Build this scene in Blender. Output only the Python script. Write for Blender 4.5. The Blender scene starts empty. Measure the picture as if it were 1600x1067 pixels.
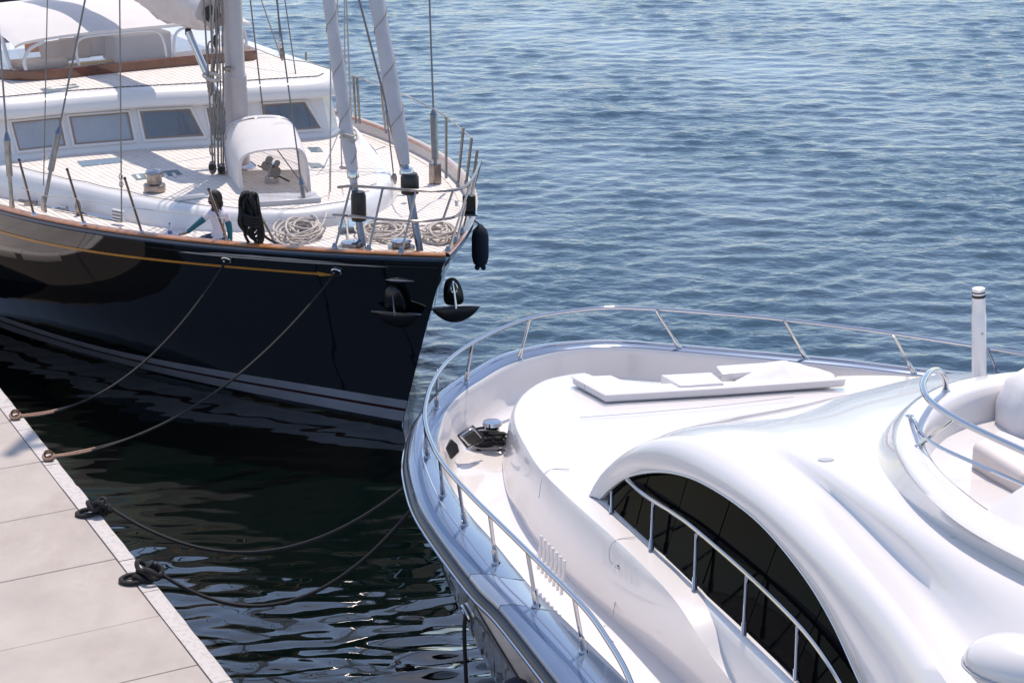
import bpy, bmesh, math, random
import numpy as np
from mathutils import Vector, Matrix

random.seed(7)
scene = bpy.context.scene
R = math.radians

# ------------------------------------------------------------------ camera, sky, sun, exposure
FPX, PITCH, CAMH = 3200.0, 18.0, 11.034          # focal length in px of the 1600 px frame, pitch, height above water
cam_d = bpy.data.cameras.new('camera')
cam = bpy.data.objects.new('camera', cam_d)
scene.collection.objects.link(cam)
cam.location = (0, 0, CAMH)
cam.rotation_euler = (R(90 - PITCH), 0, 0)
cam_d.sensor_fit = 'HORIZONTAL'; cam_d.sensor_width = 36.0
cam_d.lens = FPX / 1600.0 * 36.0
cam_d.clip_start = 0.5; cam_d.clip_end = 6000
scene.camera = cam

SUN_AZ, SUN_EL = 78.0, 66.0
sun_dir = Vector((math.cos(R(SUN_EL)) * math.cos(R(SUN_AZ)), math.cos(R(SUN_EL)) * math.sin(R(SUN_AZ)), math.sin(R(SUN_EL))))
world = bpy.data.worlds.new('World'); scene.world = world; world.use_nodes = True
wn = world.node_tree.nodes; wl = world.node_tree.links
sky = wn.new('ShaderNodeTexSky'); sky.sky_type = 'NISHITA'; sky.sun_disc = False
sky.sun_elevation = R(SUN_EL); sky.sun_rotation = R(90 - SUN_AZ)
sky.air_density = 1.0; sky.dust_density = 0.5; sky.ozone_density = 4.0
veil = wn.new('ShaderNodeMix'); veil.data_type = 'RGBA'; veil.inputs[0].default_value = .07      # thin even high haze over the whole sky
veil.inputs[7].default_value = (7.0, 6.8, 7.0, 1)
wl.new(sky.outputs[0], veil.inputs[6]); wl.new(veil.outputs[2], wn['Background'].inputs['Color'])
wn['Background'].inputs['Strength'].default_value = 0.15
sl = bpy.data.lights.new('sun', 'SUN'); sl.energy = 2.9; sl.angle = R(0.5); sl.color = (1.0, 0.93, 0.855)
so = bpy.data.objects.new('sun', sl); scene.collection.objects.link(so)
so.rotation_euler = sun_dir.to_track_quat('Z', 'Y').to_euler()
so.location = (0, 60, 60)
scene.view_settings.view_transform = 'Standard'; scene.view_settings.look = 'None'
scene.view_settings.gamma = 1.0; scene.view_settings.use_curve_mapping = False
scene.view_settings.exposure = 0.42
scene.view_settings.use_white_balance = True
scene.view_settings.white_balance_temperature = 6850
scene.view_settings.white_balance_tint = 12

# ------------------------------------------------------------------ helpers
_c, _t = math.cos(R(PITCH)), math.sin(R(PITCH))
def ray(x, y):
    u = (x - 800) / FPX; v = (533.5 - y) / FPX
    return np.array([u, _c + v * _t, -_t + v * _c])
def at(x, y, z):
    """world point seen at photograph pixel (x, y) at height z"""
    d = ray(x, y); k = (z - CAMH) / d[2]
    return np.array([0, 0, CAMH]) + k * d
def atY(x, y, Y):
    d = ray(x, y); return np.array([0, 0, CAMH]) + d * (Y / d[1])
def atP(x, y, p0, n):
    d = ray(x, y); o = np.array([0, 0, CAMH]); return o + d * (((np.array(p0) - o) @ n) / (d @ n))
# the sailing yacht's own frame: s = metres aft of the stem head, l = metres to the side nearer the quay
SX, SY, SA = -0.947, 28.578, R(122.326)
_d = np.array([math.cos(SA), math.sin(SA)]); _n = np.array([-_d[1], _d[0]])
def S(s, l, z): return np.array([SX + _d[0] * s + _n[0] * l, SY + _d[1] * s + _n[1] * l, z])
def LS(x, y, z):
    w = at(x, y, z); r = w[:2] - np.array([SX, SY]); return float(r @ _d), float(r @ _n)

def spline(pts, n, closed=False):
    P = np.array(pts, float)
    if len(P) == 2: return [P[0] + (P[1] - P[0]) * t for t in np.linspace(0, 1, n)]
    if closed: Q = np.vstack([P[-1], P, P[0], P[1]])
    else: Q = np.vstack([2 * P[0] - P[1], P, 2 * P[-1] - P[-2]])
    m = len(Q) - 3; dense = []
    for i in range(m):
        p0, p1, p2, p3 = Q[i:i + 4]
        for t in np.linspace(0, 1, 16, endpoint=False):
            dense.append(.5 * ((2 * p1) + (-p0 + p2) * t + (2 * p0 - 5 * p1 + 4 * p2 - p3) * t * t + (-p0 + 3 * p1 - 3 * p2 + p3) * t ** 3))
    if not closed: dense.append(Q[-2])
    else: dense.append(dense[0])
    D = np.array(dense); seg = np.linalg.norm(np.diff(D, axis=0), axis=1); cum = np.concatenate([[0], np.cumsum(seg)])
    tt = np.linspace(0, cum[-1], n + 1)[:-1] if closed else np.linspace(0, cum[-1], n)
    return [np.array([np.interp(t, cum, D[:, k]) for k in range(D.shape[1])]) for t in tt]

INV = {}
def tag(o, label=None, cat=None, group=None, kind=None):
    if label: o['label'] = label
    if cat: o['category'] = cat
    if group: o['group'] = group
    if kind: o['kind'] = kind
    return o
def root(name, loc, rz=0, label=None, cat=None, group=None):
    o = bpy.data.objects.new(name, None); scene.collection.objects.link(o)
    o.location = [float(c) for c in loc]; o.rotation_euler = (0, 0, rz); o.empty_display_size = .2
    INV[o.name] = (Matrix.Translation(o.location) @ Matrix.Rotation(rz, 4, 'Z')).inverted()
    return tag(o, label, cat, group)
def base_of(o):
    while o.parent: o = o.parent
    return o

class MB:
    """collects geometry in world coordinates, then links ONE mesh object"""
    def __init__(s): s.v = []; s.f = []; s.mi = []; s.cur = 0
    def add(s, vs, fs):
        b = len(s.v); s.v += [tuple(float(c) for c in p) for p in vs]
        s.f += [tuple(i + b for i in f) for f in fs]; s.mi += [s.cur] * len(fs); return s
    def box(s, c, size, ax=None, taper=1.0):
        c = np.array(c, float); h = np.array(size, float) / 2
        A = np.eye(3) if ax is None else np.array(ax, float)
        vs = []
        for k in (-1, 1):
            tp = taper if k > 0 else 1.0
            for (i, j) in ((-1, -1), (1, -1), (1, 1), (-1, 1)):
                vs.append(c + A[0] * h[0] * i * tp + A[1] * h[1] * j * tp + A[2] * h[2] * k)
        return s.add(vs, [(3, 2, 1, 0), (4, 5, 6, 7), (0, 1, 5, 4), (1, 2, 6, 5), (2, 3, 7, 6), (3, 0, 4, 7)])
    def loft(s, curves, closed=False, flip=False):
        n = len(curves[0]); vs = [p for c in curves for p in c]; fs = []
        for i in range(len(curves) - 1):
            for j in range(n if closed else n - 1):
                k = (j + 1) % n
                q = (i * n + j, i * n + k, (i + 1) * n + k, (i + 1) * n + j)
                fs.append(q[::-1] if flip else q)
        return s.add(vs, fs)
    def face(s, pts): return s.add(pts, [tuple(range(len(pts)))])
    def tube(s, pts, r, seg=8, closed=False, caps=True, flat=1.0, up=None):
        P = [np.array(p, float) for p in pts]; n = len(P)
        rr = r if hasattr(r, '__len__') else [r] * n
        T = []
        for i in range(n):
            a = P[(i - 1) % n] if (closed or i > 0) else P[i]; b = P[(i + 1) % n] if (closed or i < n - 1) else P[i]
            t = b - a; T.append(t / (np.linalg.norm(t) + 1e-12))
        u = np.array(up if up is not None else (0, 0, 1.0)); 
        if abs(T[0] @ u) > .95: u = np.array([1.0, 0, 0])
        rings = []
        for i in range(n):
            u = u - T[i] * (u @ T[i]); u /= np.linalg.norm(u) + 1e-12; w = np.cross(T[i], u)
            rings.append([P[i] + (u * math.cos(a) * flat + w * math.sin(a)) * rr[i] for a in np.linspace(0, 2 * math.pi, seg, endpoint=False)])
        if closed: rings.append(rings[0])
        b = len(s.v); s.loft(rings, closed=True)
        if caps and not closed:
            s.f.append(tuple(range(b + seg - 1, b - 1, -1))); s.mi.append(s.cur)
            e = b + seg * (n - 1); s.f.append(tuple(range(e, e + seg))); s.mi.append(s.cur)
        return s
    def lathe(s, prof, c, seg=20, ax=None):
        c = np.array(c, float); A = np.eye(3) if ax is None else np.array(ax, float)
        rings = [[c + A[0] * r * math.cos(a) + A[1] * r * math.sin(a) + A[2] * h for a in np.linspace(0, 2 * math.pi, seg, endpoint=False)] for r, h in prof]
        b = len(s.v); s.loft(rings, closed=True)
        s.f.append(tuple(range(b + seg - 1, b - 1, -1))); s.mi.append(s.cur)
        e = b + seg * (len(prof) - 1); s.f.append(tuple(range(e, e + seg))); s.mi.append(s.cur)
        return s
    def ell(s, c, rad, seg=16, rings=10, ax=None):
        return s.lathe([(math.sin(t) * 1.0 + 1e-4, -math.cos(t)) for t in np.linspace(0, math.pi, rings)], c, seg,
                       (np.eye(3) if ax is None else np.array(ax, float)) * np.array(rad)[:, None])
    def build(s, name, mat, parent=None, angle=40, bevel=0, seg=2, subsurf=0, smooth=True, weld=False, root_like=None):
        me = bpy.data.meshes.new(name); M = None
        if parent is not None: M = INV[base_of(parent).name]
        vs = [tuple(M @ Vector(p)) for p in s.v] if M else s.v
        me.from_pydata(vs, [], s.f)
        mats = mat if isinstance(mat, (list, tuple)) else [mat]
        for m in mats: me.materials.append(m)
        if len(mats) > 1: me.polygons.foreach_set('material_index', s.mi)
        bm = bmesh.new(); bm.from_mesh(me)
        if weld: bmesh.ops.remove_doubles(bm, verts=bm.verts, dist=weld if weld is not True else 1e-4)
        bmesh.ops.recalc_face_normals(bm, faces=bm.faces)
        bm.to_mesh(me); bm.free()
        if smooth:
            me.shade_smooth()
            if angle < 180: me.set_sharp_from_angle(angle=R(angle))
        o = bpy.data.objects.new(name, me); scene.collection.objects.link(o)
        if parent is not None: o.parent = parent
        if bevel:
            b = o.modifiers.new('bevel', 'BEVEL'); b.width = bevel; b.segments = seg; b.limit_method = 'ANGLE'; b.angle_limit = R(35)
        if subsurf:
            b = o.modifiers.new('sub', 'SUBSURF'); b.levels = subsurf; b.render_levels = subsurf
        return o

def solo(mb, name, mat, origin, **kw):
    """a thing that is one mesh: origin at its base"""
    M = Matrix.Translation([-float(c) for c in origin])
    mb.v = [tuple(M @ Vector(p)) for p in mb.v]
    o = mb.build(name, mat, None, **kw); o.location = [float(c) for c in origin]; return o

# ------------------------------------------------------------------ materials
def mat(name, col, rough=.5, metal=0.0, spec=.5, coat=0.0, bump=0.0, bscale=30.0, var=0.0, vscale=3.0, col2=None, ior=None, trans=0.0, alpha=None, bdist=.01, rvar=0.0):
    m = bpy.data.materials.new(name); m.use_nodes = True
    N = m.node_tree.nodes; L = m.node_tree.links; p = N['Principled BSDF']
    p.inputs['Base Color'].default_value = (*col, 1); p.inputs['Roughness'].default_value = rough; p.inputs['Metallic'].default_value = metal
    p.inputs['Specular IOR Level'].default_value = spec; p.inputs['Coat Weight'].default_value = coat; p.inputs['Coat Roughness'].default_value = .04
    if ior: p.inputs['IOR'].default_value = ior
    if trans: p.inputs['Transmission Weight'].default_value = trans
    if alpha is not None: p.inputs['Alpha'].default_value = alpha
    tc = N.new('ShaderNodeTexCoord')
    if var:
        nz = N.new('ShaderNodeTexNoise'); nz.inputs['Scale'].default_value = vscale; nz.inputs['Detail'].default_value = 6; nz.inputs['Roughness'].default_value = .6
        L.new(tc.outputs['Object'], nz.inputs['Vector'])
        mx = N.new('ShaderNodeMix'); mx.data_type = 'RGBA'
        c2 = col2 if col2 else tuple(c * (1 - var) for c in col)
        mx.inputs[6].default_value = (*col, 1); mx.inputs[7].default_value = (*c2, 1)
        rp = N.new('ShaderNodeValToRGB'); rp.color_ramp.elements[0].position = .38; rp.color_ramp.elements[1].position = .68
        L.new(nz.outputs['Fac'], rp.inputs['Fac']); L.new(rp.outputs['Color'], mx.inputs[0]); L.new(mx.outputs[2], p.inputs['Base Color'])
        if rvar:
            ma = N.new('ShaderNodeMath'); ma.operation = 'MULTIPLY_ADD'; ma.inputs[1].default_value = rvar; ma.inputs[2].default_value = rough
            L.new(nz.outputs['Fac'], ma.inputs[0]); L.new(ma.outputs[0], p.inputs['Roughness'])
    if bump:
        nb = N.new('ShaderNodeTexNoise'); nb.inputs['Scale'].default_value = bscale; nb.inputs['Detail'].default_value = 5
        L.new(tc.outputs['Object'], nb.inputs['Vector'])
        b = N.new('ShaderNodeBump'); b.inputs['Strength'].default_value = bump; b.inputs['Distance'].default_value = bdist
        L.new(nb.outputs['Fac'], b.inputs['Height']); L.new(b.outputs[0], p.inputs['Normal'])
    return m

M = {}
M['gel'] = mat('white_gelcoat', (.76, .72, .70), .22, coat=.9, var=.03, vscale=.7)
M['paint'] = mat('white_yacht_paint', (.74, .72, .715), .25, coat=.3, var=.04, vscale=1.5)
M['hull'] = mat('black_blue_hull_paint', (.0035, .0045, .007), .05, coat=1.0, bump=.05, bscale=1.3, bdist=.03, spec=.9)
M['mhull'] = mat('shaded_white_hull_paint', (.34, .33, .34), .06, coat=1.0, bump=.3, bscale=4.0, bdist=.04)  # white hull, with the shade on its downward flare put into a grey base
M['topside'] = mat('quay_lit_white_hull_paint', (.78, .66, .58), .12, coat=.6, bump=.03, bscale=1.5, bdist=.02)  # same white hull, with warm light bounced off the quay put into the colour
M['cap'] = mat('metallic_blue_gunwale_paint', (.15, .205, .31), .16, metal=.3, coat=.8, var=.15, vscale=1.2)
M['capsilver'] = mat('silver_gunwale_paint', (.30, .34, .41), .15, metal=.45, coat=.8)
M['rubber'] = mat('black_rubber', (.012, .013, .018), .3, coat=.2)
M['teak'] = mat('bleached_teak', (.75, .69, .635), .7, var=.13, vscale=5, bump=.3, bscale=60, bdist=.003)
M['caulk'] = mat('deck_caulk', (.24, .21, .20), .8, var=.2)
M['varnish'] = mat('varnished_teak', (.42, .17, .06), .22, coat=.7, var=.35, vscale=6)
M['mahog'] = mat('varnished_mahogany', (.16, .045, .018), .15, coat=.8, var=.4, vscale=5)
M['steel'] = mat('polished_steel', (.56, .56, .58), .07, metal=1.0)
M['steelp'] = mat('brushed_steel_tube', (.33, .29, .27), .22, metal=1.0)
M['steeld'] = mat('weathered_steel', (.36, .31, .28), .28, metal=1.0, var=.35, vscale=9)
M['wire'] = mat('steel_wire', (.22, .20, .19), .4, metal=.8)
M['bluesteel'] = mat('blue_anodised_metal', (.20, .22, .27), .25, metal=.9)
M['black'] = mat('black_plastic', (.010, .010, .012), .35, var=.3, vscale=8)
M['canvas'] = mat('white_canvas', (.74, .71, .71), .75, bump=.25, bscale=9, var=.06, vscale=3, bdist=.02)
M['sail'] = mat('grey_white_sailcloth', (.58, .56, .58), .7, bump=.3, bscale=7, var=.12, vscale=2.5, bdist=.02)
M['bag'] = mat('pinkish_sail_cover', (.72, .64, .62), .55, bump=.2, bscale=5, var=.1, vscale=3, bdist=.03)
M['mast'] = mat('mast_paint', (.50, .44, .43), .3, coat=.4, var=.06, vscale=2)
M['ropew'] = mat('off_white_rope', (.58, .52, .47), .85, var=.3, vscale=25, bump=.6, bscale=90, bdist=.006)
M['ropeg'] = mat('grey_brown_halyard', (.30, .26, .23), .85, var=.35, vscale=25, bump=.5, bscale=90, bdist=.005)
M['ropeb'] = mat('black_rope', (.012, .011, .012), .75, var=.4, vscale=30, bump=.8, bscale=80, bdist=.008)
M['ropet'] = mat('tan_rope', (.40, .24, .17), .85, var=.3, vscale=25, bump=.6, bscale=90, bdist=.006)
M['gold'] = mat('gold_leaf_paint', (.55, .24, .05), .3, coat=.3, var=.15, vscale=4)
M['boot'] = mat('grey_white_boot_stripe', (.40, .40, .43), .35, coat=.1, var=.2, vscale=2)
M['bootred'] = mat('dark_red_boot_stripe', (.055, .010, .013), .3)
M['navyfend'] = mat('navy_fender_cloth', (.008, .012, .028), .8, bump=.4, bscale=60, bdist=.004)
M['pane'] = mat('blinded_window_glass', (.22, .25, .29), .03, coat=1.0, var=.3, vscale=.9, col2=(.50, .52, .55))
M['darkpane'] = mat('tinted_window_glass', (.003, .003, .0035), .02, spec=.03)
M['tan'] = mat('window_seal', (.30, .22, .17), .5)
M['stain'] = mat('skylight_glass', (.22, .30, .34), .08, coat=.8)
M['cushion'] = mat('beige_cushion', (.62, .52, .45), .85, bump=.2, bscale=12, var=.12, vscale=3, bdist=.02)
M['cushw'] = mat('cream_vinyl', (.70, .62, .58), .55, bump=.15, bscale=8, var=.08, vscale=3, bdist=.02)
M['orange'] = mat('orange_cloth', (.75, .27, .06), .8)
M['yellow'] = mat('yellow_trim', (.75, .50, .10), .6)
M['stone'] = mat('quay_slab_concrete', (.48, .42, .372), .85, var=.16, vscale=.9, bump=.25, bscale=40, bdist=.004)
M['joint'] = mat('quay_joint_dirt', (.20, .17, .15), .9)
M['rusty'] = mat('rusty_iron', (.17, .08, .05), .8, var=.5, vscale=12, bump=.5, bscale=40)
M['skin'] = mat('skin', (.075, .035, .024), .5)
M['hair'] = mat('dark_hair', (.012, .009, .008), .6, bump=.8, bscale=60, bdist=.01)
M['shirt'] = mat('white_shirt', (.66, .60, .66), .85, bump=.2, bscale=14, bdist=.01)
M['teal'] = mat('teal_sleeve', (.012, .115, .15), .8, bump=.2, bscale=14)
M['jeans'] = mat('blue_jeans', (.03, .06, .10), .85)
M['water_b'] = mat('bottle_plastic', (.75, .78, .84), .1, trans=.6, alpha=.6)
M['bluecap'] = mat('blue_cap', (.10, .16, .45), .4)
M['grey'] = mat('grey_louvre', (.16, .15, .15), .6)
M['ltgrey'] = mat('light_grey_panel', (.45, .44, .45), .35, coat=.2)
M['screen'] = mat('dark_navy_paint_far', (.01, .012, .03), .3)

def clear_film():
    m = bpy.data.materials.new('clear_vinyl'); m.use_nodes = True
    N = m.node_tree.nodes; L = m.node_tree.links; out = N['Material Output']; N.remove(N['Principled BSDF'])
    tr = N.new('ShaderNodeBsdfTransparent'); tr.inputs[0].default_value = (.93, .93, .95, 1)
    gl = N.new('ShaderNodeBsdfGlossy'); gl.inputs['Roughness'].default_value = .08
    df = N.new('ShaderNodeBsdfDiffuse'); df.inputs[0].default_value = (.8, .78, .8, 1)
    fr = N.new('ShaderNodeFresnel'); fr.inputs[0].default_value = 1.45
    m1 = N.new('ShaderNodeMixShader'); m1.inputs[0].default_value = .14
    L.new(tr.outputs[0], m1.inputs[1]); L.new(df.outputs[0], m1.inputs[2])
    m2 = N.new('ShaderNodeMixShader'); L.new(fr.outputs[0], m2.inputs[0]); L.new(m1.outputs[0], m2.inputs[1]); L.new(gl.outputs[0], m2.inputs[2])
    L.new(m2.outputs[0], out.inputs[0]); return m
M['film'] = clear_film()
def translucent(m, k):
    N = m.node_tree.nodes; L = m.node_tree.links; p = N['Principled BSDF']; out = N['Material Output']
    t = N.new('ShaderNodeBsdfTranslucent'); t.inputs[0].default_value = (.80, .74, .70, 1); mx = N.new('ShaderNodeMixShader'); mx.inputs[0].default_value = k
    L.new(p.outputs[0], mx.inputs[1]); L.new(t.outputs[0], mx.inputs[2]); L.new(mx.outputs[0], out.inputs[0])
M['awning'] = mat('thin_white_awning', (.86, .83, .82), .8, bump=.25, bscale=6, var=.05, vscale=3, bdist=.02); translucent(M['awning'], .30)

def add_stains(m, col, scale, lo, hi, amt):
    N = m.node_tree.nodes; L = m.node_tree.links; p = N['Principled BSDF']; src = p.inputs['Base Color'].links[0].from_socket
    g = N.new('ShaderNodeNewGeometry'); mpn = N.new('ShaderNodeMapping'); mpn.inputs['Scale'].default_value = (1, .45, 1); mpn.inputs['Rotation'].default_value = (0, 0, R(25)); L.new(g.outputs['Position'], mpn.inputs['Vector'])
    n = N.new('ShaderNodeTexNoise'); n.inputs['Scale'].default_value = scale; n.inputs['Detail'].default_value = 8; n.inputs['Roughness'].default_value = .65; L.new(mpn.outputs[0], n.inputs['Vector'])
    rp = N.new('ShaderNodeValToRGB'); rp.color_ramp.elements[0].position = lo; rp.color_ramp.elements[1].position = hi; rp.color_ramp.elements[1].color = (amt, amt, amt, 1); L.new(n.outputs['Fac'], rp.inputs['Fac'])
    mx = N.new('ShaderNodeMix'); mx.data_type = 'RGBA'; mx.inputs[7].default_value = (*col, 1); L.new(rp.outputs[0], mx.inputs[0]); L.new(src, mx.inputs[6]); L.new(mx.outputs[2], p.inputs['Base Color'])
add_stains(M['stone'], (.33, .27, .24), 1.1, .5, .78, .75); add_stains(M['stone'], (.66, .61, .58), 30, .70, .74, .8)
add_stains(M['teak'], (.58, .52, .48), 2.2, .5, .8, .6)
def clear_glass():
    m = clear_film(); m.name = 'window_glass'; N = m.node_tree.nodes
    for n in N:
        if n.type == 'BSDF_TRANSPARENT': n.inputs[0].default_value = (.90, .93, .97, 1)
        if n.type == 'BSDF_GLOSSY': n.inputs['Roughness'].default_value = .015
        if n.type == 'FRESNEL': n.inputs[0].default_value = 1.75
        if n.type == 'BSDF_DIFFUSE': n.inputs[0].default_value = (.10, .12, .15, 1)
    return m
M['glass'] = clear_glass(); M['curtain'] = mat('grey_curtain', (.66, .66, .67), .8, var=.1, vscale=2)
def kerb_mat():
    m = mat('worn_white_kerb', (.58, .55, .53), .85, bump=.5, bscale=55, bdist=.006)
    N = m.node_tree.nodes; L = m.node_tree.links; p = N['Principled BSDF']
    tc = N.new('ShaderNodeTexCoord'); n1 = N.new('ShaderNodeTexNoise'); n1.inputs['Scale'].default_value = 14; n1.inputs['Detail'].default_value = 9; n1.inputs['Roughness'].default_value = .75
    L.new(tc.outputs['Object'], n1.inputs['Vector']); rp = N.new('ShaderNodeValToRGB')
    e = rp.color_ramp.elements; e[0].position = .36; e[0].color = (.42, .38, .35, 1); e[1].position = .52; e[1].color = (.55, .51, .485, 1)
    L.new(n1.outputs['Fac'], rp.inputs['Fac']); L.new(rp.outputs[0], p.inputs['Base Color']); return m
M['kerb'] = kerb_mat()

def water_mat(fine):
    m = bpy.data.materials.new('harbour_water'); m.use_nodes = True
    N = m.node_tree.nodes; L = m.node_tree.links; p = N['Principled BSDF']
    p.inputs['Base Color'].default_value = (.010, .044, .072, 1); p.inputs['Roughness'].default_value = .03; p.inputs['IOR'].default_value = 1.333
    p.inputs['Specular IOR Level'].default_value = .9; p.inputs['Coat Weight'].default_value = 1.0; p.inputs['Coat IOR'].default_value = 1.55; p.inputs['Coat Roughness'].default_value = .02
    mc = N.new('ShaderNodeMix'); mc.data_type = 'RGBA'; mc.inputs[6].default_value = (.0009, .0042, .0033, 1); mc.inputs[7].default_value = (.010, .044, .072, 1)
    ac = N.new('ShaderNodeAttribute'); ac.attribute_name = 'chop'
    if fine:
        L.new(ac.outputs['Fac'], mc.inputs[0]); L.new(mc.outputs[2], p.inputs['Base Color'])
        iv = N.new('ShaderNodeMath'); iv.operation = 'SUBTRACT'; iv.inputs[0].default_value = 1.0; iv.use_clamp = True; L.new(ac.outputs['Fac'], iv.inputs[1]); L.new(iv.outputs[0], p.inputs['Coat Weight'])
    geo = N.new('ShaderNodeNewGeometry')
    mp = N.new('ShaderNodeMapping'); mp.inputs['Scale'].default_value = (.75, 1.15, 1); mp.inputs['Rotation'].default_value = (0, 0, R(-12))
    L.new(geo.outputs['Position'], mp.inputs['Vector'])
    n1 = N.new('ShaderNodeTexNoise'); n1.inputs['Scale'].default_value = 3.8; n1.inputs['Detail'].default_value = 5; n1.inputs['Distortion'].default_value = .6
    L.new(mp.outputs[0], n1.inputs['Vector'])
    at_ = N.new('ShaderNodeAttribute'); at_.attribute_name = 'chop'
    mul = N.new('ShaderNodeMath'); mul.operation = 'MULTIPLY'; mul.inputs[1].default_value = fine
    if fine: L.new(at_.outputs['Fac'], mul.inputs[0])
    b = N.new('ShaderNodeBump'); b.inputs['Distance'].default_value = .10
    L.new(mul.outputs[0], b.inputs['Strength']); L.new(n1.outputs['Fac'], b.inputs['Height']); L.new(b.outputs[0], p.inputs['Normal']); L.new(b.outputs[0], p.inputs['Coat Normal'])
    return m

# ------------------------------------------------------------------ water
def make_water():
    ys = [9.0]
    while ys[-1] < 135: ys.append(ys[-1] + .05 + max(0, ys[-1] - 16) * .0030)
    ys = np.array(ys); nx = 560
    u = np.linspace(-1, 1, nx)
    Y = np.repeat(ys[:, None], nx, 1); X = u[None, :] * (.34 * Y + 7)
    rng = np.random.default_rng(3); Z = np.zeros_like(X)
    def comp(n, l0, l1, spread, d0, slope, warp=.0):
        Zc = np.zeros_like(X)
        for i in range(n):
            lam = l0 * (l1 / l0) ** rng.random(); k = 2 * math.pi / lam; th = d0 + spread * rng.normal()
            Zc += np.sin(k * (math.cos(th) * X + math.sin(th) * Y) + rng.random() * 6.28) / k
        return Zc * slope / math.sqrt(n / 2)
    big = comp(26, 1.5, 3.6, R(22), R(97), .026)
    mid = comp(60, .40, 1.1, R(24), R(98), .12)
    sml = comp(70, .15, .40, R(38), R(95), .13)
    gust = .82 + .22 * np.sin(X * .21 + 1.3 * np.sin(Y * .11)) * np.sin(Y * .17 + .5) + .14 * np.sin(X * .6 + Y * .33 + np.sin(Y * .4)) + .10 * np.sin(X * 1.1 - Y * .5 + 2 * np.sin(X * .3))
    def ss(a, b, v): t = np.clip((v - a) / (b - a), 0, 1); return t * t * (3 - 2 * t)
    edge = np.where(Y < 29.7, -1.6 + .0 * Y, -1.9 - .0 * Y)
    op = ss(.2, 2.4, X - edge) * ss(23, 28, Y)
    op = np.maximum(op, ss(27, 34, Y) * ss(-2.5, .5, X + .45 * (Y - 29)))
    calmb = comp(14, 1.0, 2.6, R(18), R(92), .045)
    calms = comp(50, .20, .55, R(18), R(91), .21)
    near = ss(25.8, 20.8, Y + .35 * (X + 3))
    Z = op * gust * (big + mid + sml * ss(75, 30, Y)) + (1 - op) * (calmb * (.35 + .65 * near) + calms * (.16 + .84 * near))
    # sharpen crests a little
    Z = Z + .6 * op * np.clip(Z, 0, None) ** 2
    V = np.stack([X, Y, Z], -1).reshape(-1, 3)
    ny = len(ys); idx = np.arange(ny * nx).reshape(ny, nx)
    F = np.stack([idx[:-1, :-1], idx[:-1, 1:], idx[1:, 1:], idx[1:, :-1]], -1).reshape(-1, 4)
    me = bpy.data.meshes.new('water')
    me.vertices.add(len(V)); me.vertices.foreach_set('co', V.astype(np.float32).ravel())
    me.loops.add(F.size); me.loops.foreach_set('vertex_index', F.astype(np.int32).ravel())
    me.polygons.add(len(F)); me.polygons.foreach_set('loop_start', np.arange(0, F.size, 4, dtype=np.int32)); 
    me.update(); me.validate()
    a = me.attributes.new('chop', 'FLOAT', 'POINT'); a.data.foreach_set('value', (op * gust).astype(np.float32).ravel())
    me.shade_smooth(); me.materials.append(water_mat(.42))
    o = bpy.data.objects.new('water', me); scene.collection.objects.link(o); o['kind'] = 'structure'
    far = MB(); far.face([(-3000, -200, -.6), (3000, -200, -.6), (3000, 4000, -.6), (-3000, 4000, -.6)])
    o2 = far.build('water_far', water_mat(0), None); o2['kind'] = 'structure'; o2.name = 'open_water'
make_water()

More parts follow.
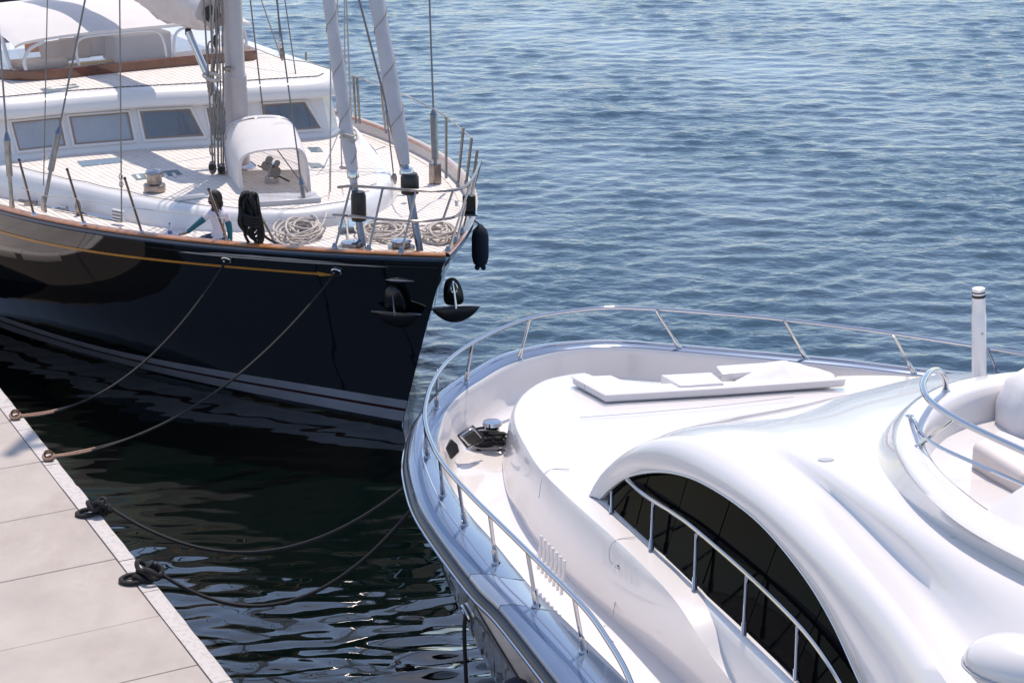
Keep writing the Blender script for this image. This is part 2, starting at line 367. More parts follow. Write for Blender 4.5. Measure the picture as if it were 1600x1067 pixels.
# ------------------------------------------------------------------ quay
QZ = 1.2
E0, E1 = at(0, 605, QZ), at(365, 1063, QZ)
qe = (E0 - E1); qe /= np.linalg.norm(qe); qn = np.array([-qe[1], qe[0], 0])     # along the edge (away), inland
def make_quay():
    q = root('quay_pavement', E1, 0); q['kind'] = 'structure'
    tE = lambda p: float((p - E1) @ qe)
    js = [tE(at(x, y, QZ)) for x, y in ((319, 1035), (258, 959), (190, 870), (132, 791), (74, 719), (27, 657), (-20, 596))]
    ks = [tE(at(x, y, QZ)) for x, y in ((0, 1065), (0, 979), (0, 887), (0, 802))]
    js = sorted(js); step = np.mean(np.diff(js))
    lo = [js[0] - step * k for k in range(7, 0, -1)]; hi = [js[-1] + step * k for k in range(1, 16)]
    js = lo + js + hi
    inn = qn * 1.0
    skew = .04                                          # the joints lean a little towards the camera
    KW = .21
    core = MB(); a, b = E1 + qe * (js[0] - 1), E1 + qe * (js[-1] + 1)
    zz = np.array([0, 0, 1.0])
    lo_ = -2.2
    core.add([a - zz * .035, b - zz * .035, b - zz * .035 + qn * 14, a - zz * .035 + qn * 14, a + zz * (lo_ - QZ), b + zz * (lo_ - QZ), b + zz * (lo_ - QZ) + qn * 14, a + zz * (lo_ - QZ) + qn * 14],
             [(0, 1, 2, 3), (0, 4, 5, 1), (1, 5, 6, 2), (3, 2, 6, 7), (0, 3, 7, 4)])
    core.build('quay_wall', M['joint'], q)
    rnd = random.Random(5)
    for row in range(4):
        w0, w1 = KW + row * 3.3, KW + (row + 1) * 3.3 - .012
        for i in range(len(js) - 1):
            dz = rnd.uniform(-.004, .003); g = .006
            P = lambda t, w: E1 + qe * (t - skew * w) + qn * w
            top = [P(js[i] + g, w0 + .008) + zz * dz, P(js[i + 1] - g, w0 + .008) + zz * (dz + rnd.uniform(-.003, .003)), P(js[i + 1] - g, w1) + zz * dz, P(js[i] + g, w1) + zz * dz]
            mb = MB(); mb.add(top + [p - zz * .12 for p in top], [(0, 1, 2, 3), (0, 4, 5, 1), (1, 5, 6, 2), (2, 6, 7, 3), (3, 7, 4, 0)])
            mb.build('slab', M['stone'], q, bevel=.006, seg=1)
    t = js[0]
    while t < js[-1]:
        ln = rnd.uniform(.85, 1.5); dz = rnd.uniform(-.006, .004); dx = rnd.uniform(-.008, .008)
        n = 6; mb = MB()
        outer = [E1 + qe * (t + .004 + (ln - .008) * k / n) + qn * (dx * .6 + rnd.uniform(-.005, .005)) + zz * dz for k in range(n + 1)]
        inner = [E1 + qe * (t + .004 + (ln - .008) * k / n) + qn * (KW - .006) + zz * dz for k in range(n + 1)]
        mb.loft([[p - zz * .22 for p in outer], [p - zz * .022 for p in outer], [p + qn * .02 for p in outer], inner, [p - zz * .2 for p in inner]])
        mb.build('kerb_stone', M['kerb'], q, angle=50)
        t += ln
    return q
QUAY = make_quay()

# ------------------------------------------------------------------ the dark sailing yacht
SB = root('sailing_yacht', (SX, SY, 0), SA, 'large black hulled sailing yacht with white deckhouse and teak decks, moored bow towards us', 'sailing yacht')
HB, HL, HP = 4.433, 11.205, 2.344
def zr(s): s = min(s, 15.0); return 3.058 - .061 * s + .002 * s * s       # rail height (sheer)
def zd(s): return zr(s) - .20                                             # deck height
def hb(s): return HB * (1 - max(0.0, 1 - s / HL) ** HP) if s > 0 else 0.0  # half breadth at the rail
SEND = 21.0
def hull_pt(u, tau, side, off=0.0):
    """u: 0 rail, 1 waterline, >1 below; tau: 0 stem .. 1 stern"""
    uu = min(u, 1.3)
    s0 = 1.42 * uu ** .92
    s = s0 + (SEND - s0) * tau ** 1.6
    L_ = HL + (11.5 - HL) * uu; p = HP + (1.65 - HP) * min(1, uu ** .8); B = HB + (4.2 - HB) * uu
    b = B * (1 - max(0.0, 1 - (s - s0) / L_) ** p)
    b = b - .05 * math.sin(math.pi * min(1, uu)) * min(1, (s - s0) / 3)
    kx = min(1, max(0, (s - 2.0) / 5.0)); kx = kx * kx * (3 - 2 * kx)
    if kx > 0 and uu < 1.0:
        b0_ = hb(s); bw_ = 4.2 * (1 - max(0.0, 1 - max(0, s - 1.42) / 11.5) ** 1.65)
        b = b + (bw_ + (b0_ - bw_) * (1 - uu ** 2.4) - b) * kx
    if s > 15: b *= 1 - .25 * ((s - 15) / 6) ** 2
    z = (zr(s) - .02) * (1 - u)
    return S(s, side * (b + off), z)
NT = 90
def taus(n=NT): return np.linspace(0, 1, n)
us = [0, .05, .12, .2, .3, .4, .5, .6, .7, .8, .9, 1.0, 1.12, 1.3]
h = MB()
for sd in (1, -1): h.loft([[hull_pt(u, t, sd) for t in taus()] for u in us], flip=sd < 0)
st = [[hull_pt(u, 1, sd) for u in us] for sd in (1, -1)]; h.loft(st)
HULL = h.build('hull', M['hull'], SB, angle=180, weld=.004)
def hull_band(name, u0, u1, m, t0=0.0, t1=1.0, off=.006, sides=(1, -1), parent=None):
    b = MB()
    for sd in sides:
        b.loft([[hull_pt(u, t, sd, off) for t in np.linspace(t0, t1, 80)] for u in (u0, (u0 + u1) / 2, u1)])
    return b.build(name, m, parent or HULL, angle=180)
hull_band('boot_stripe', .845, .895, M['boot']); hull_band('boot_stripe', .912, .975, M['boot']); hull_band('boot_stripe', .897, .910, M['bootred'])
# gold cove line ending in an arrow point towards the bow
def hull_at_s(s, drop, sd=1, off=.008):
    u = drop / (zr(s) - .02); s0 = 1.42 * u ** .92
    return hull_pt(u, max(0, (s - s0) / (SEND - s0)) ** (1 / 1.6), sd, off)
for sd in (1, -1):
    b = MB(); ss_ = np.linspace(1.75, 16, 60)
    b.loft([[hull_at_s(s, .40 - .02, sd) for s in ss_], [hull_at_s(s, .40 + .02, sd) for s in ss_]])
    b.add([hull_at_s(1.75, .36, sd), hull_at_s(1.75, .44, sd), hull_at_s(1.5, .40, sd)], [(0, 1, 2)])
    b.build('cove_stripe', M['gold'], HULL)
# sheer moulding, bulwark inside and varnished cap
sst = np.concatenate([np.linspace(0, 2, 22)[:-1], np.linspace(2, SEND, 40)])
def rail_line(inset, dz, sd):
    out = []
    for s in sst:
        b = hb(s)
        db = (hb(s + .05) - hb(max(0, s - .05))) / (.05 + min(s, .05)); a = math.atan(db)
        out.append(S(s + inset * math.sin(a), sd * max(0.0, b - inset * math.cos(a)), zr(s) + dz))
    return out
for sd in (1, -1):
    b = MB(); b.loft([rail_line(-.01, -.02, sd), rail_line(-.045, -.03, sd), rail_line(-.05, -.07, sd), rail_line(-.03, -.10, sd), rail_line(.0, -.105, sd)])
    b.build('sheer_moulding', mat('blue_grey_moulding', (.05, .085, .14), .15, coat=.6) if sd > 0 else bpy.data.materials['blue_grey_moulding'], HULL, angle=60)
    b = MB(); b.loft([rail_line(-.05, -.012, sd), rail_line(-.055, .012, sd), rail_line(-.03, .03, sd), rail_line(.08, .03, sd), rail_line(.10, .012, sd), rail_line(.10, -.012, sd)])
    b.build('rail_cap', M['varnish'], SB, angle=50)
    b = MB(); b.loft([rail_line(.075, -.005, sd), rail_line(.09, -.1, sd), rail_line(.10, -.24, sd)]); b.build('bulwark', M['ltgrey'], SB)
    b = MB(); b.loft([rail_line(.084, -.085, sd), rail_line(.06, -.085, sd), rail_line(.06, -.12, sd), rail_line(.09, -.12, sd)][::-1]); b.build('bulwark_trim', M['varnish'], SB)
# decks
cl = MB(); ds = np.linspace(.15, SEND, 60)
cl.loft([[S(s, -max(0, hb(s) - .07), zd(s) - .008) for s in ds], [S(s, 0, zd(s) - .008) for s in ds], [S(s, max(0, hb(s) - .07), zd(s) - .008) for s in ds]])
DECK = cl.build('deck', M['caulk'], SB)
def planks(parent, lmin, lmax, w, gap, rng, zf, m, th=.015, n=14):
    l = lmin
    while l < lmax - 1e-6:
        a, b = l + gap / 2, l + w - gap / 2
        r0, r1 = rng(a), rng(b)
        if r0 and r1 and r0[1] - r0[0] > .1 and r1[1] - r1[0] > .1:
            mb = MB(); A, B = np.linspace(r0[0], r0[1], n), np.linspace(r1[0], r1[1], n)
            mb.loft([[S(s, a, zf(s, a) - th) for s in A], [S(s, a, zf(s, a)) for s in A], [S(s, b, zf(s, b)) for s in B], [S(s, b, zf(s, b) - th) for s in B]])
            mb.build('plank', m, parent, angle=30)
        l += w
def deck_rng(l):
    for s in np.arange(.2, 15, .04):
        if hb(s) - .22 > abs(l): return (s, 15.5)
    return None
planks(DECK, -4.2, 4.2, .105, .012, deck_rng, lambda s, l: zd(s), M['teak'])
mg = MB()
for sd in (1, -1):
    mg.loft([rail_line(.09, -.19, sd), rail_line(.235, -.192, sd)])
mg.build('margin_board', M['teak'], DECK)

# coachroof
CR = [(3.80, 0), (3.82, .35), (3.95, .7), (4.2, 1.05), (4.6, 1.5), (5.2, 1.95), (5.9, 2.25), (7.44, 2.8), (8.6, 3.2), (9.6, 3.45), (12, 3.6), (17, 3.6)]
crs = spline([(a, b) for a, b in CR], 60)
def ring2(off, z, extra=0):
    P = crs; out = []
    for i, p in enumerate(P):
        t = P[min(i + 1, len(P) - 1)] - P[max(i - 1, 0)]; t = t / np.linalg.norm(t); nn = np.array([-t[1], t[0]])
        out.append(p + nn * off)
    full = [np.array([p[0], -p[1]]) for p in out[::-1]] + out[1:]
    return [S(p[0], p[1], z) for p in full]
CZ = 2.95
c = MB(); rows = [ring2(.16, 2.45), ring2(.13, 2.62), ring2(.07, 2.82), ring2(.03, 2.90), ring2(-.01, 2.935), ring2(-.07, 2.948)]
c.loft(rows); 
n_ = len(rows[0]); half = rows[-1]
c.loft([half[:n_ // 2 + 1], half[n_ // 2:][::-1]])
COACH = c.build('coachroof', M['paint'], SB, angle=35)
def coach_rng(l):
    pts = [p for p in crs]; s0 = None
    for p in pts:
        if p[1] - .17 > abs(l): s0 = p[0]; break
    if s0 is None: return None
    return (max(s0, 4.0), 10.6)
planks(COACH, -3.36, 3.36, .112, .010, coach_rng, lambda s, l: CZ + .008, M['teak'], th=.02, n=3)
# louvred vent and small lights on the coachroof side (near side)
def side_frame(s, l, z, ds=.3):
    a = S(s, l, z); b = S(s + ds, l + .11, z); t = (b - a) / np.linalg.norm(b - a); up = np.array([0, 0, 1.0]); nrm = np.cross(t, up); return a, t, nrm
v = MB(); sv, lv = LS(188, 336, 2.72)
a, t, nrm = side_frame(sv, lv + .03, 2.72)
A = np.stack([t, nrm, np.array([0, 0, 1.0])])
v.box(a, (.26, .05, .18), A); vent = v.build('vent', M['paint'], COACH, bevel=.01)
for k in range(3):
    v = MB(); v.box(a + np.array([0, 0, -.055 + .055 * k]) + nrm * .026 * (1 if nrm[1] < 0 else -1), (.23, .012, .022), A); v.build('slat', M['grey'], vent)
# skylights and hatches let into the coachroof
def px_panel(px, z, th, name, m, parent, bev=.0):
    mb = MB(); top = [at(x, y, z) for x, y in px]; mb.add(top + [p - np.array([0, 0, th]) for p in top], [(0, 1, 2, 3), (0, 4, 5, 1), (1, 5, 6, 2), (2, 6, 7, 3), (3, 7, 4, 0)])
    return mb.build(name, m, parent, bevel=bev)
for P4 in ([(205, 273), (277, 265), (285, 272), (213, 281)], [(268, 308), (318, 301), (326, 308), (278, 314)], [(120, 252), (185, 246), (192, 253), (128, 260)],
           [(480, 230), (500, 230), (505, 237), (486, 237)], [(480, 254), (499, 255), (508, 261), (486, 262)]):
    px_panel(P4, CZ + .022, .03, 'deck_light', M['stain'], COACH, .004)
for k in range(5):
    x = 212 + k * 14; px_panel([(x, 273.5 - k * .8), (x + 5, 273 - k * .8), (x + 9, 278 - k * .8), (x + 4, 279 - k * .8)], CZ + .03, .02, 'deck_light_bar', M['teak'], COACH)

# deckhouse with five front windows
def lerp(a, b, t): return np.array(a) + (np.array(b) - np.array(a)) * t
FB = [(15.5, 3.5), (10.6, 3.52), (9.95, 3.42), (9.66, 3.05), (9.60, 2.04), (9.37, .82), (9.00, -.38), (8.74, -1.32), (8.45, -2.52), (8.75, -2.85), (9.6, -3.0), (15.5, -3.1)]
def face_pt(i, t, z, out=0.0):
    """point on front facet i (between FB[i], FB[i+1]) at height z, raked aft"""
    a, b = np.array(FB[i]), np.array(FB[i + 1]); p = a + (b - a) * t
    d_ = (b - a) / np.linalg.norm(b - a); nn = np.array([-d_[1], d_[0]])
    if nn[0] > 0 and abs(nn[0]) > .3: nn = -nn
    if abs(nn[0]) <= .3 and nn[1] * p[1] < 0: nn = -nn
    rake = .34 * (z - 2.93) / .8
    cx = np.array([12.0, .2]); 
    p = p + np.array([rake, 0]) * (1 if p[0] < 15 else 0)
    p = p + nn * out
    return S(p[0], p[1], z)
def house_ring(z, off):
    pts = []
    for i, p in enumerate(FB):
        a = np.array(FB[max(0, i - 1)]); b = np.array(FB[min(len(FB) - 1, i + 1)]); d_ = (b - a) / np.linalg.norm(b - a); nn = np.array([-d_[1], d_[0]])
        q_ = np.array(p) - (-nn) * off * -1
        rake = .34 * (min(z, 3.7) - 2.93) / .8 if p[0] < 15 else 0
        pts.append((np.array(p) + np.array([rake, 0]) - nn * off, z))
    return [S(p[0], p[1], z) for p, z in pts]
sgn = 1
hh = MB(); hh.loft([house_ring(2.93, .03), house_ring(3.02, .03), house_ring(3.045, 0), house_ring(3.70, 0)])
HOUSE = hh.build('deckhouse', M['paint'], SB, angle=25, bevel=.02)
def window(i, t0, t1, z0, z1, skew0=0, skew1=0):
    """pane, tan seal and a proud white frame on facet i"""
    def q4(m, out):
        return [face_pt(i, t0 - m + skew0 * 0, z0 - m * 1.0, out), face_pt(i, t1 + m, z0 - m * 1.0, out), face_pt(i, t1 + m + skew1, z1 + m * .9, out), face_pt(i, t0 - m + skew0, z1 + m * .9, out)]
    fr = MB()
    def ring(q0, q1, q2, q3):
        for A_, B_ in ((q0, q1), (q1, q2), (q2, q3)):
            fr.add(A_ + B_, [(k, (k + 1) % 4, 4 + (k + 1) % 4, 4 + k) for k in range(4)])
    ring(q4(.060, .0), q4(.055, .035), q4(.022, .035), q4(.010, .004))
    w = fr.build('window', M['paint'], HOUSE, angle=30)
    s_ = MB(); qa, qb = q4(.014, .024), q4(-.010, .024); s_.add(qa + qb, [(k, (k + 1) % 4, 4 + (k + 1) % 4, 4 + k) for k in range(4)]); s_.build('seal', M['tan'], w)
    c4 = q4(-.004, .004); nf = np.cross(c4[1] - c4[0], c4[3] - c4[0]); nf /= np.linalg.norm(nf); nf = nf if nf[1] < 0 else -nf
    n_ = 60; fold = [(.0045 + .0045 * math.sin(k * .9 + .8 * math.sin(k * .31)), k / n_) for k in range(n_ + 1)]
    cu = MB(); cu.loft([[lerp(c4[0], c4[1], t_) + nf * f_ for f_, t_ in fold], [lerp(c4[3], c4[2], t_) + nf * f_ * .5 for f_, t_ in fold]]); cu.build('curtain', M['curtain'], w)
    p = MB(); p.face([q_ + nf * .014 for q_ in q4(-.006, .006)]); p.build('pane', M['glass'], w)
window(3, .10, .90, 3.13, 3.57, -.03, 0)
window(4, .08, .90, 3.13, 3.57, 0, 0)
window(5, .10, .90, 3.13, 3.57, 0, -.12)
window(6, .06, .80, 3.13, 3.57, 0, -.06)
window(7, .08, .86, 3.13, 3.57, .02, -.16)
cn = MB(); cr_ = [house_ring(3.66, -.01), house_ring(3.67, .20), house_ring(3.71, .27), house_ring(3.80, .27), house_ring(3.90, .22), house_ring(3.97, .12), house_ring(4.0, -.02)]
cr_ = [spline(r_, 70) for r_ in cr_]
cn.loft(cr_); top = cr_[-1]; cn.face(top)
ROOF = cn.build('deckhouse_roof', M['paint'], SB, angle=30)
def roof_rng(l):
    fr = [(p[0] + .34, p[1]) for p in FB[2:10]]
    for (a, b) in zip(fr[:-1], fr[1:]):
        if min(a[1], b[1]) <= l <= max(a[1], b[1]) and abs(a[1] - b[1]) > .05:
            t_ = (l - a[1]) / (b[1] - a[1]); return (a[0] + (b[0] - a[0]) * t_ + .12, 12.6)
    return None
planks(ROOF, -2.75, 3.1, .117, .012, roof_rng, lambda s, l: 4.018, M['teak'], th=.02, n=2)
px_panel([(62, 139), (118, 131), (124, 136), (70, 145)], 4.03, .03, 'deck_light', M['stain'], ROOF, .004)
# mahogany coaming round the cockpit, with a rounded near corner
co = [S(15, 2.75, 0), S(13, 2.75, 0), S(12.1, 2.65, 0), S(11.5, 2.45, 0), S(11.22, 2.1, 0), S(11.13, 1.5, 0), S(11.15, .3, 0), S(11.1, -1.0, 0), S(10.98, -2.1, 0), S(11.2, -2.35, 0), S(13, -2.5, 0)]
co = spline(co, 60); b = MB(); up = np.array([0, 0, 1.0])
cn_ = S(13, 0, 0)
def inn(p, k): v_ = cn_ - p; return p + v_ / np.linalg.norm(v_) * k
b.loft([[p + up * 3.99 for p in co], [p + up * 4.19 for p in co], [inn(p, .02) + up * 4.205 for p in co], [inn(p, .05) + up * 4.19 for p in co], [inn(p, .05) + up * 3.99 for p in co]])
b.build('cockpit_coaming', M['mahog'], ROOF, angle=40)

# canvas canopy on a white frame with clear vinyl windows
def can(s, l, dz=0):
    return S(s, l, 4.64 + .12 * (1 - abs(l / 2.5) ** 4) + .13 * math.sin((s - 11.2) / 3.4 * math.pi) + .05 * (s - 11.2) + dz)
CAN = root('cockpit_canopy', S(12.5, 0, 4.05), 0, 'white canvas canopy with clear vinyl windows over the sailing yacht cockpit', 'canopy')
b = MB(); ls = np.concatenate([np.linspace(-2.36, -2.0, 6), np.linspace(-1.8, 1.8, 12), np.linspace(2.0, 2.36, 6)])
rows = []
for s in np.linspace(11.35, 15.0, 16):
    r_ = []
    for l in ls:
        p = can(s, l); k = max(0, abs(l) - 2.15) / .4
        p[2] -= .14 * k * k
        r_.append(p)
    rows.append(r_)
b.loft(rows); front = [p - np.array([0, 0, .05]) for p in rows[0]]; b.loft([rows[0], front])
o = b.build('canvas_top', M['awning'], CAN, angle=60)
def cpt(l, t):      # front curtain point: t 0 at coaming, 1 at canopy edge
    lo = S(11.22 + (.12 * (l / 2.4) ** 4 if l > 0 else 0), l * .94, 4.20); hi = can(11.37, l, -.05 - .14 * (max(0, abs(l) - 2.15) / .4) ** 2); return lo + (hi - lo) * t
b = MB(); b.loft([[cpt(l, t) for l in np.linspace(-2.34, 2.34, 30)] for t in (0, .5, 1)]); b.build('clear_curtain', M['film'], CAN)
def bowtube(l0, l1, name='frame_tube', r=.028, topt=.93):
    sg = 1 if l1 > l0 else -1
    pts = [cpt(l0, 0), cpt(l0 + sg * .02, .45), cpt(l0 + sg * .10, .8), cpt(l0 + sg * .32, topt), cpt((l0 + l1) / 2, topt + .01), cpt(l1 - sg * .32, topt), cpt(l1 - sg * .10, .8), cpt(l1 - sg * .02, .45), cpt(l1, 0)]
    MB().tube([p - _n[0] * 0 for p in spline(pts, 50)], r, 6).build(name, M['canvas'], CAN)
bowtube(1.28, -.55); bowtube(-.72, -2.3)
MB().tube(spline([cpt(2.32, 0), cpt(2.28, .4), cpt(2.1, .78), cpt(1.8, .97)], 20), .035, 6).build('frame_tube', M['canvas'], CAN)
MB().tube(spline([S(11.55, 2.38, 4.2), S(11.7, 2.40, 4.45), can(12.1, 2.34, -.05)], 16), .035, 6).build('frame_tube', M['canvas'], CAN)
b = MB(); b.loft([[S(s, 2.42, 4.2) for s in np.linspace(11.6, 15, 8)], [can(s, 2.35, -.07) for s in np.linspace(11.6, 15, 8)]]); b.build('clear_curtain', M['film'], CAN)
# things under the canopy
def cushion(name, px, z, size, label, cat, m, rz=0, tilt=0, grp=None, rnd=.06):
    c_ = at(px[0], px[1], z); mb = MB(); ca, sa = math.cos(SA + rz), math.sin(SA + rz)
    A = np.array([[ca, sa, 0], [-sa, ca, 0], [0, 0, 1.0]]); Rm = np.array(Matrix.Rotation(tilt, 3, Vector(A[1])))
    A = (Rm @ A.T).T
    mb.box(c_ + np.array([0, 0, size[2] / 2]), size, A)
    o = solo(mb, name, m, c_, bevel=rnd, seg=4); return tag(o, label, cat, grp)
cushion('cushion', (60, 105), 4.10, (.6, 1.0, .14), 'beige seat cushion lying flat at the near end under the canopy', 'cushion', M['cushion'])
cushion('cushion', (92, 98), 4.12, (.16, .75, .42), 'beige cushion leaning on the cockpit seat beside the orange cloth', 'cushion', M['cushion'], .25, .35)
cushion('cushion', (118, 92), 4.14, (.16, .62, .40), 'second beige cushion leaning beside the canopy hoop', 'cushion', M['cushion'], -.1, .4)
cushion('cushion', (150, 88), 4.14, (.18, .8, .50), 'pale upright backrest cushion in the middle of the cockpit', 'cushion', M['cushw'], .05, .12)
cushion('cloth_bundle', (51, 82), 4.25, (.10, .28, .2), 'small orange cloth draped under the canopy', 'cloth', M['orange'], 0, .1, rnd=.03)
cushion('steering_console', (215, 92), 4.06, (.7, 1.15, .52), 'white boxy steering console under the canopy beside the boom vang', 'console', M['canvas'], .03, 0, rnd=.05)
cushion('cockpit_cushion_edge', (140, 101), 4.08, (.06, 1.7, .05), 'yellow piped cushion edge behind the mahogany coaming', 'cushion', M['yellow'], 0, 0, rnd=.02)

# mast, boom, sail cover
MSx, MSl = 7.1, -.03
def ell_ring(s, l, z, a, b_, n=28): return [S(s + a * math.cos(t), l + b_ * math.sin(t), z) for t in np.linspace(0, 2 * math.pi, n, endpoint=False)]
b = MB(); b.loft([ell_ring(MSx, MSl, z, .215, .19) for z in (2.6, 4.55)] , closed=True); b.loft([ell_ring(MSx, MSl, z, a_, b_) for z, a_, b_ in ((4.55, .215, .19), (4.62, .19, .165), (14, .18, .155), (22.3, .12, .10))], closed=True)
MAST = b.build('mast', M['mast'], SB, angle=50)
MB().lathe([(.30, 0), (.30, .03), (.25, .07), (.22, .09)], S(MSx, MSl, 2.955), 24).build('mast_collar', M['steel'], MAST)
# boom and its bagged sail, lower edge sagging
BO0 = atP(335, 30, S(MSx + .3, MSl, 0), np.array([_d[0], _d[1], 0])); zb = BO0[2]
bd = (S(MSx + 8, MSl + .35, zb + .65) - BO0); bl = np.linalg.norm(bd); bd /= bl
bs = np.cross(bd, up); bs /= np.linalg.norm(bs); bu = np.cross(bs, bd)
b = MB(); b.tube([BO0 - bd * .1, BO0 + bd * bl], .13, 12); BOOM = b.build('boom', M['mast'], SB)
rows = []
for k, t in enumerate(np.linspace(0, 1, 26)):
    p = BO0 + bd * (bl * t + .05); sagv = .30 * math.sin(min(1, t * 2.2) * math.pi * .9) + .03 * math.sin(t * 31)
    hgt = .75 + .15 * math.sin(t * 9); wd = .30 + .03 * math.sin(t * 23 + 1)
    r_ = []
    for a_ in np.linspace(0, 2 * math.pi, 22, endpoint=False):
        x_, y_ = math.sin(a_) * wd, -math.cos(a_)
        y2 = (hgt * .55 + hgt * .5 * y_) if y_ > 0 else (hgt * .55 + (hgt * .35 + sagv) * y_)
        if y_ < 0: x_ *= (1 + y_ * .55)
        wob = .018 * math.sin(a_ * 5 + t * 40) + .012 * math.sin(a_ * 9 - t * 63)
        r_.append(p + bs * (x_ + wob) + bu * (y2 - .35 + wob))
    rows.append(r_)
b = MB(); b.loft(rows, closed=True); b.face(rows[0]); b.face(rows[-1]); b.build('sail_cover', M['bag'], BOOM, angle=180)
# rod vang (bright tube with a dark sleeve)
v0 = atP(294, 50, S(MSx + .9, MSl, 0), np.array([_d[0], _d[1], 0])); v1 = S(MSx + .22, MSl, 3.55)
b = MB(); b.tube([v0, lerp(v0, v1, .62)], .062, 12); VANG = b.build('rod_vang', M['steel'], BOOM)
MB().tube([lerp(v0, v1, .6), v1], .048, 10).build('rod_sleeve', M['wire'], VANG)
MB().box(v0, (.1, .1, .12)).build('clevis', M['black'], VANG, bevel=.02)
# gooseneck gear: black sheave block on the mast
b = MB(); gp = atP(331, 22, S(MSx + .25, MSl + .1, 0), np.array([_d[0], _d[1], 0])); ax = np.array([[1, 0, 0], [0, 0, 1], [0, -1.0, 0]])
b.lathe([(.02, -.05), (.14, -.05), (.15, 0), (.14, .05), (.02, .05)], gp, 20, ax); b.build('gooseneck_sheave', M['black'], BOOM)

def line3(name, pts, r, m, parent, seg=6, sm=None, label=None):
    P = spline(pts, sm) if sm else pts
    o = MB().tube(P, r, seg, caps=True).build(name, m, parent)
    if label: o['label'] = label
    return o
def mp(x, y, ds=.25):    # a point on the cross-ship plane just off the mast
    return atP(x, y, S(MSx + ds, 0, 0), np.array([_d[0], _d[1], 0]))
# halyards down the mast to blocks at its foot
for (xt, xb, yb, r_, m) in ((318, 333, 268, .016, 'ropeg'), (328, 336, 262, .014, 'wire'), (337, 341, 262, .018, 'ropeg'), (341, 346, 265, .014, 'ropeg'), (347, 349, 268, .016, 'ropeg'), (334, 327, 170, .015, 'ropew'), (344, 330, 150, .013, 'ropeg')):
    p0 = mp(xb, yb, -.28 if yb > 200 else -.05); p1 = mp(xt, 0, -.05); dd = p1 - p0
    line3('halyard', [p0, lerp(p0, p1, .5) + np.array([.01, 0, 0]), p1, p1 + dd * 3.5], r_, M[m], MAST)
rr = random.Random(3)
for k in range(7):
    y = 78 + k * 26; x = 333 + rr.uniform(-8, 8); c_ = mp(x, y, -.12)
    th = np.linspace(0, 2 * math.pi, 16, endpoint=False); w_, h_ = rr.uniform(.03, .05), rr.uniform(.10, .2)
    MB().tube([c_ + np.array([math.cos(a) * w_, rr.uniform(-.01, .01), math.sin(a) * h_]) for a in th], .014, 6, closed=True).build('shackle', M['ropeg'] if k % 2 else M['steeld'], MAST)
for x, y in ((332, 262), (346, 266)):
    c_ = mp(x, y, -.3); MB().ell(c_, (.07, .05, .12)).build('block', M['steeld'], MAST); MB().lathe([(.03, -.03), (.055, -.03), (.055, .03), (.03, .03)], c_ + np.array([0, -.05, .02]), 14, ax).build('sheave', M['black'], MAST)
b = MB(); b.ell(mp(357, 108, -.22), (.09, .05, .05)); b.build('mast_cleat', M['steeld'], MAST)
MB().tube(spline([mp(318, 118, -.1), mp(326, 124, -.2), mp(336, 126, -.22), mp(344, 122, -.2), mp(336, 116, -.2), mp(322, 116, -.1)], 30, True), .03, 8, closed=True).build('rope_turns', M['ropew'], MAST)

# ---- furled headsails on their stays
def furl(base, ztop, mast_s, px_drum, zd0, zd1, zs, rw, name, rtop=.07):
    top = S(mast_s, 0, ztop); f_ = lambda z: base + (top - base) * ((z - base[2]) / (top[2] - base[2]))
    st_ = MB().tube([f_(base[2]), f_(zs + .1)], .055, 10).build(name, M['bluesteel'], SB)
    MB().tube([f_(zs - .1), f_(ztop)], .03, 8).build('stay', M['wire'], st_)
    MB().lathe([(.02, 0), (rw * 1.05, .0), (rw * 1.12, .05), (rw * 1.1, zd1 - zd0 - .06), (rw * .9, zd1 - zd0), (.03, zd1 - zd0)], f_(zd0), 18).build('furling_drum', M['black'], st_)
    rows = []; n = 60
    zz_ = np.linspace(zs, ztop - .5, n)
    for i, z in enumerate(zz_):
        c_ = f_(z); k = min(1, (z - zs) / .4); r_ = rw * (.55 + .45 * k) * (1 - .45 * (z - zs) / (ztop - zs))
        rows.append([c_ + np.array([math.cos(a), math.sin(a), 0]) * r_ * (1 + .05 * math.sin(a * 2 + z * 5) + .03 * math.sin(3 * a - z * 9)) for a in np.linspace(0, 2 * math.pi, 16, endpoint=False)])
    sb = MB(); sb.loft(rows, closed=True); sb.face(rows[0]); s_o = sb.build('furled_sail', M['sail'], st_, angle=180)
    hl = MB(); ang = 0; pts = []
    for z in np.arange(zs + .3, min(ztop, 9), .03):
        c_ = f_(z); r_ = rw * (1 - .45 * (z - zs) / (ztop - zs)) * 1.03; a = z * 9.0; pts.append(c_ + np.array([math.cos(a), math.sin(a), 0]) * r_)
    hl.tube(pts, .006, 4); hl.build('wrap_line', M['ropeg'], s_o)
    return st_, f_
s1, l1 = LS(656, 393, 2.77); F1, f1 = furl(S(s1, l1, 2.78), 22, MSx, None, 3.62, 3.93, 4.05, .125, 'forestay_furler')
s2, l2 = LS(567, 390, 2.74); F2, f2 = furl(S(s2, l2, 2.75), 21, MSx, None, 3.17, 3.62, 3.72, .105, 'inner_stay_furler')
for f_, z_, w_ in ((f1, 4.0, .11), (f2, 3.9, .09)):
    MB().lathe([(w_, 0), (w_, .05), (w_ * .8, .1)], f_(z_ - .1), 16).build('swivel_collar', M['steel'], F1 if f_ is f1 else F2)
for x, y in ((543, 208), (545, 215), (545, 262)):
    c_ = atP(x, y, f2(4.4), np.array([0, 1.0, 0])); MB().tube(spline([c_ + np.array([math.cos(a) * .13, math.sin(a) * .13, .03 * math.sin(2 * a)]) for a in np.linspace(0, 6.28, 9)[:-1]], 24, True), .018, 6, closed=True).build('sail_tie', M['ropew'], F2)

